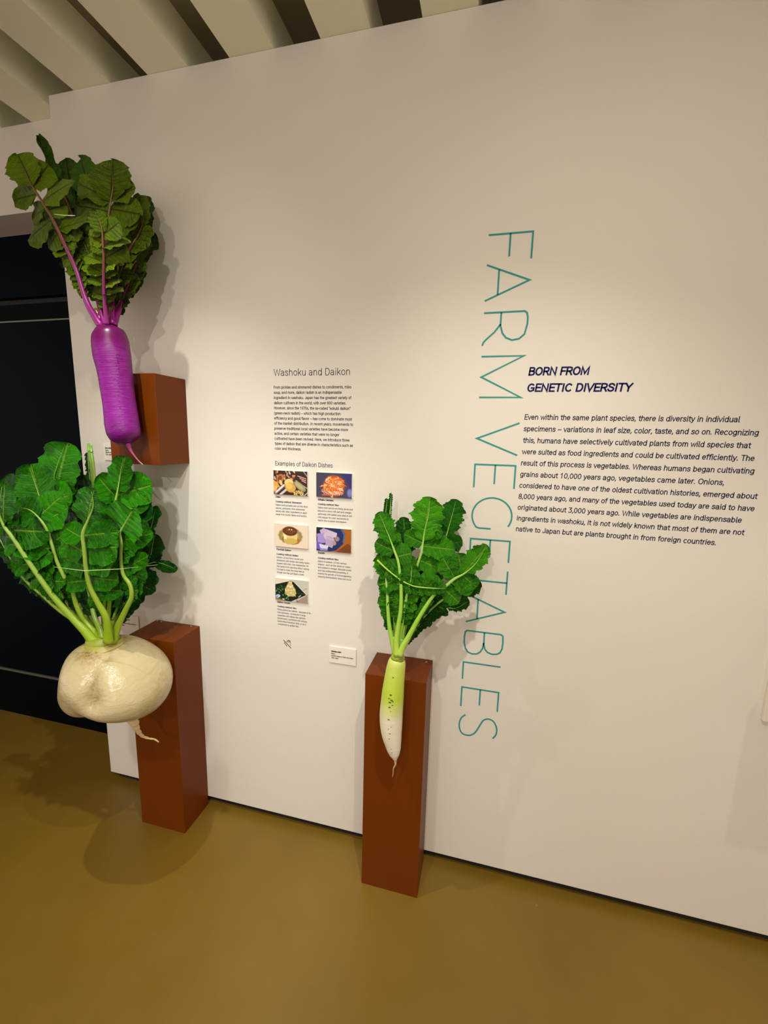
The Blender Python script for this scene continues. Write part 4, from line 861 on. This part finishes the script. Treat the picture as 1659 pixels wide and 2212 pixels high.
# bottom left edge-on leaf
LT([(204, 1387), (165, 1345), (127, 1317), (93, 1287), (52, 1250), (26, 1210), (4, 1172), (-22, 1130)], -.33, -.34, .0105, .003, [(.3, 4, 6), (.5, 12, 10), (.7, 16, 20), (.95, 24, 24)], (.85, 20), False, dens=1.2)
# right leaf
LT([(244, 1385), (256, 1350), (272, 1316), (284, 1290), (281, 1264), (266, 1240), (261, 1205), (262, 1173), (259, 1152), (268, 1134), (284, 1104)], -.325, -.34, .0120, .0035,
   [(.28, 6, 6), (.36, 18, 14), (.5, 26, 20), (.66, 34, 20)], (.84, 45), True, ratio=.44, rough=.8, tbase=.85,
   lobes=[(284, 1288, 306, 1256, 12), (279, 1256, 313, 1226, 16), (266, 1236, 312, 1200, 15), (262, 1196, 294, 1172, 15), (262, 1170, 228, 1146, 20), (262, 1168, 328, 1152, 18)])
# second stalk leaf
LT([(214, 1387), (200, 1362), (180, 1338), (164, 1304), (156, 1274), (141, 1250), (122, 1210), (111, 1173), (98, 1139), (80, 1115), (60, 1100), (30, 1096)], -.33, -.37, .0115, .0035,
   [(.3, 14, 16), (.45, 26, 26), (.6, 30, 30)], (.84, 30), True, ratio=.42, rough=.8, tn=(-.1, -1, .9), tbase=.8,
   lobes=[(111, 1176, 142, 1150, 16), (104, 1156, 80, 1140, 16), (90, 1126, 146, 1096, 24), (80, 1116, 132, 1070, 22), (80, 1114, 18, 1090, 22)])
# big left front leaf
LT([(204, 1389), (182, 1362), (157, 1336), (114, 1287), (80, 1240), (53, 1200), (26.5, 1160), (6, 1132), (-2, 1100), (4, 1052)], -.345, -.42, .0145, .0045,
   [(.28, 8, 12), (.38, 22, 24), (.5, 30, 20), (.8, 34, 10)], (.80, 33), True, ratio=.46, rough=.8,
   lobes=[(88, 1252, 143, 1256, 16), (80, 1240, 119, 1224, 15), (58, 1206, 108, 1196, 19), (60, 1210, 30, 1226, 18), (34, 1173, 104, 1184, 20), (14, 1144, 86, 1150, 27), (2, 1120, 44, 1100, 20)])
# middle thick stalk
LT([(222, 1386), (216, 1362), (206, 1338), (196, 1300), (186, 1268)], -.33, -.29, .0125, .006, [(.5, 24, 24), (.8, 34, 34)], (.7, 26), False)
# centre leaf
LT([(234, 1386), (233, 1360), (228, 1332), (212, 1303), (194, 1266), (186, 1226), (182, 1187), (179, 1154), (190, 1124), (201, 1094), (198, 1062)], -.345, -.41, .0135, .0038,
   [(.24, 10, 10), (.30, 26, 26)], (.78, 31), True, ratio=.46, rough=.7, tbase=.7,
   lobes=[(200, 1276, 262, 1276, 15), (191, 1256, 143, 1258, 17), (188, 1245, 256, 1254, 18), (186, 1221, 138, 1205, 23), (186, 1205, 248, 1214, 25), (183, 1190, 128, 1165, 24), (183, 1179, 251, 1182, 28), (182, 1160, 140, 1140, 17), (181, 1156, 252, 1148, 23)])
tube('nylon_line', [at(119, 1225, -.43), at(182, 1233, -.435), at(262, 1229, -.40), at(340, 1220, -.22)], [.0009] * 4, M_string, tp, 6)

# ================= green-necked daikon
dk = empty('green_necked_daikon', at(858, 1420, -0.20)); tag(dk, 'slender daikon with lime green neck and white lower half in front of the right pedestal', 'daikon')
rd_ = ring_body('root', [(859, 1419, -.20, .004), (859, 1420.5, -.20, .015), (858, 1427, -.20, .0235), (855, 1445, -.20, .0275), (851, 1475, -.20, .0305), (847.5, 1510, -.20, .0335), (845, 1545, -.20, .0345), (845.5, 1578, -.20, .0315),
                   (849, 1606, -.20, .0245), (851.5, 1624, -.20, .0180), (853, 1634, -.20, .0110), (853.5, 1641, -.20, .0050)], M_rootD, dk, 56, 1.0, 90, lump=0.008)
tail([(853.5, 1635), (854, 1645), (854, 1652), (850, 1660), (849, 1672), (847.5, 1678)], -.20, -.19, .0060, .0010, M_tail, dk)
box('mounting_bracket', 1.268, 1.300, -0.178, -0.1436, 0.585, 0.66, M_blackmetal, dk)
pl = []
for (cx, cy, r_) in [(407, 350, .0022), (388, 490, .0032), (378, 520, .0026), (395, 532, .0030), (410, 548, .0020), (386, 558, .0030), (400, 575, .0018), (380, 590, .0030), (385, 628, .0016), (376, 690, .0030), (388, 748, .0018), (372, 772, .0018), (380, 802, .0024), (376, 852, .0020), (392, 930, .0016), (398, 960, .0016)]:
    pl.append((740 + cx / 3.75, 1370 + cy / 3.75, r_))
pits(rd_, dk, pl[:8], M_pit)
pits(rd_, dk, pl[8:], M_pit2)
M_neckD = stalk_mat('daikon_neck', [(0, srgb(170, 190, 60)), (1, srgb(120, 120, 40))], .5)
ring_body('neck', [(859, 1410, -.20, .012), (859, 1416, -.20, .0185), (859, 1420, -.20, .0200), (859, 1424, -.20, .0205)], M_neckD, dk, 40, 1.0, 14, lump=.03)
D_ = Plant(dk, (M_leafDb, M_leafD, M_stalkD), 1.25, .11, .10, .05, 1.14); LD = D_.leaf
# back
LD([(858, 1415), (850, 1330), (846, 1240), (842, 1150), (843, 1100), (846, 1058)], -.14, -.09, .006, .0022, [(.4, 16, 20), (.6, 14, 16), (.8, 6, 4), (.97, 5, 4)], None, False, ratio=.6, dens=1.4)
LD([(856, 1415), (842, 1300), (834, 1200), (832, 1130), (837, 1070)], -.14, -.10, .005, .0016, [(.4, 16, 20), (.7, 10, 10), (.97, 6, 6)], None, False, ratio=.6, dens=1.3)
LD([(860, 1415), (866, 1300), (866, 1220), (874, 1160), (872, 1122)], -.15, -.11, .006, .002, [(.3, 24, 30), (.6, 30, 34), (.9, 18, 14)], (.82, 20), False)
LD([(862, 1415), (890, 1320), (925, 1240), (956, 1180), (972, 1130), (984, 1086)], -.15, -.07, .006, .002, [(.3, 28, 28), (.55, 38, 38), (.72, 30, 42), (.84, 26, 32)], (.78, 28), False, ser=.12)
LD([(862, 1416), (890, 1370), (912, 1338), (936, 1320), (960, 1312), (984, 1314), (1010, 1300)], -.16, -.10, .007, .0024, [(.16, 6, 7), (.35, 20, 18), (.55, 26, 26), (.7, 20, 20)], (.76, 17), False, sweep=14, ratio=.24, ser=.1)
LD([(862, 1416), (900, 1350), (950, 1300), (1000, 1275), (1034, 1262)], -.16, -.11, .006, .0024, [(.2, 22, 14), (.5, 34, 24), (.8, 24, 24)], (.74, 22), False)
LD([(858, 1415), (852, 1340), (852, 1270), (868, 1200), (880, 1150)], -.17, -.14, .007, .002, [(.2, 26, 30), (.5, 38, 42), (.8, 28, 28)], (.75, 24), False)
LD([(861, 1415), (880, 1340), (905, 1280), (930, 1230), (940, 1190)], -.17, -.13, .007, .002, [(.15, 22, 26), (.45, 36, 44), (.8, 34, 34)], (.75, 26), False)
LD([(853, 1412), (842, 1358), (838, 1317), (836, 1270), (830, 1230), (822, 1200)], -.20, -.18, .0095, .0026, [(.35, 16, 14), (.5, 24, 28), (.8, 18, 34)], (.75, 20), True, dens=1.1)
LD([(860, 1415), (868, 1350), (878, 1290), (888, 1250), (890, 1225)], -.19, -.20, .0080, .0026, [(.35, 22, 22), (.6, 34, 34), (.9, 24, 24)], (.7, 24), True)
# crossing leaf
LD([(815, 1210), (836, 1230), (866, 1253), (893, 1266), (924, 1270), (964, 1272)], -.195, -.21, .0030, .0016, [(.05, 14, 14), (.4, 20, 24), (.7, 22, 22), (.95, 12, 12)], None, True)
# top leaf
LD([(861, 1415), (876, 1330), (893, 1260), (901, 1223), (910, 1194), (915, 1163), (918, 1143), (926, 1112), (928, 1082)], -.19, -.15, .0075, .0024, [(.35, 26, 26), (.5, 34, 34)], (.74, 37), True, ratio=.44, ser=.13, rough=.7,
   lobes=[(900, 1228, 876, 1206, 14), (905, 1206, 951, 1229, 22), (913, 1182, 984, 1187, 25), (914, 1170, 872, 1153, 19), (917, 1153, 955, 1146, 17)])
# left front leaf
LD([(857, 1417), (856, 1387), (860, 1354), (865.6, 1317), (866.6, 1276), (864.5, 1245), (860.4, 1214.5), (852, 1190), (842, 1163), (832, 1139), (821, 1112)], -.215, -.18, .0095, .0022,
   [(.22, 6, 8), (.32, 20, 18), (.38, 26, 22)], (.78, 24), True, ratio=.40, ser=.11, rough=.8,
   lobes=[(865, 1292, 818, 1290, 16), (865, 1270, 896, 1280, 18), (864, 1250, 816, 1264, 21), (862, 1243, 905, 1233, 24), (858, 1223, 812, 1227, 22), (855, 1200, 888, 1195, 25), (850, 1190, 810, 1170, 19), (844, 1166, 863, 1150, 15)])
# right front leaf
LD([(863, 1417), (870, 1397), (881, 1378), (903.5, 1337), (922, 1307), (940, 1282), (963, 1266), (981, 1251), (1006, 1237), (1030.5, 1214), (1048, 1184)], -.215, -.18, .0100, .0024,
   [(.2, 6, 7), (.34, 16, 8), (.45, 24, 12)], (.74, 25), True, ratio=.42, ser=.11, rough=.7,
   lobes=[(936, 1288, 902, 1268, 17), (957, 1270, 903, 1250, 20), (957, 1272, 992, 1302, 19), (981, 1251, 955, 1204, 24), (984, 1250, 1020, 1282, 18), (996, 1243, 990, 1194, 21), (998, 1241, 1030, 1269, 19)])
for (a, b) in [((856, 1414), (850, 1375)), ((861, 1414), (868, 1380))]:
    tube('leaf_stalk', [at(a[0] + (b[0] - a[0]) * q, a[1] + (b[1] - a[1]) * q, -.195) for q in np.linspace(0, 1, 8)], np.linspace(.0085, .006, 8), M_stalkD, dk, 9, .8)
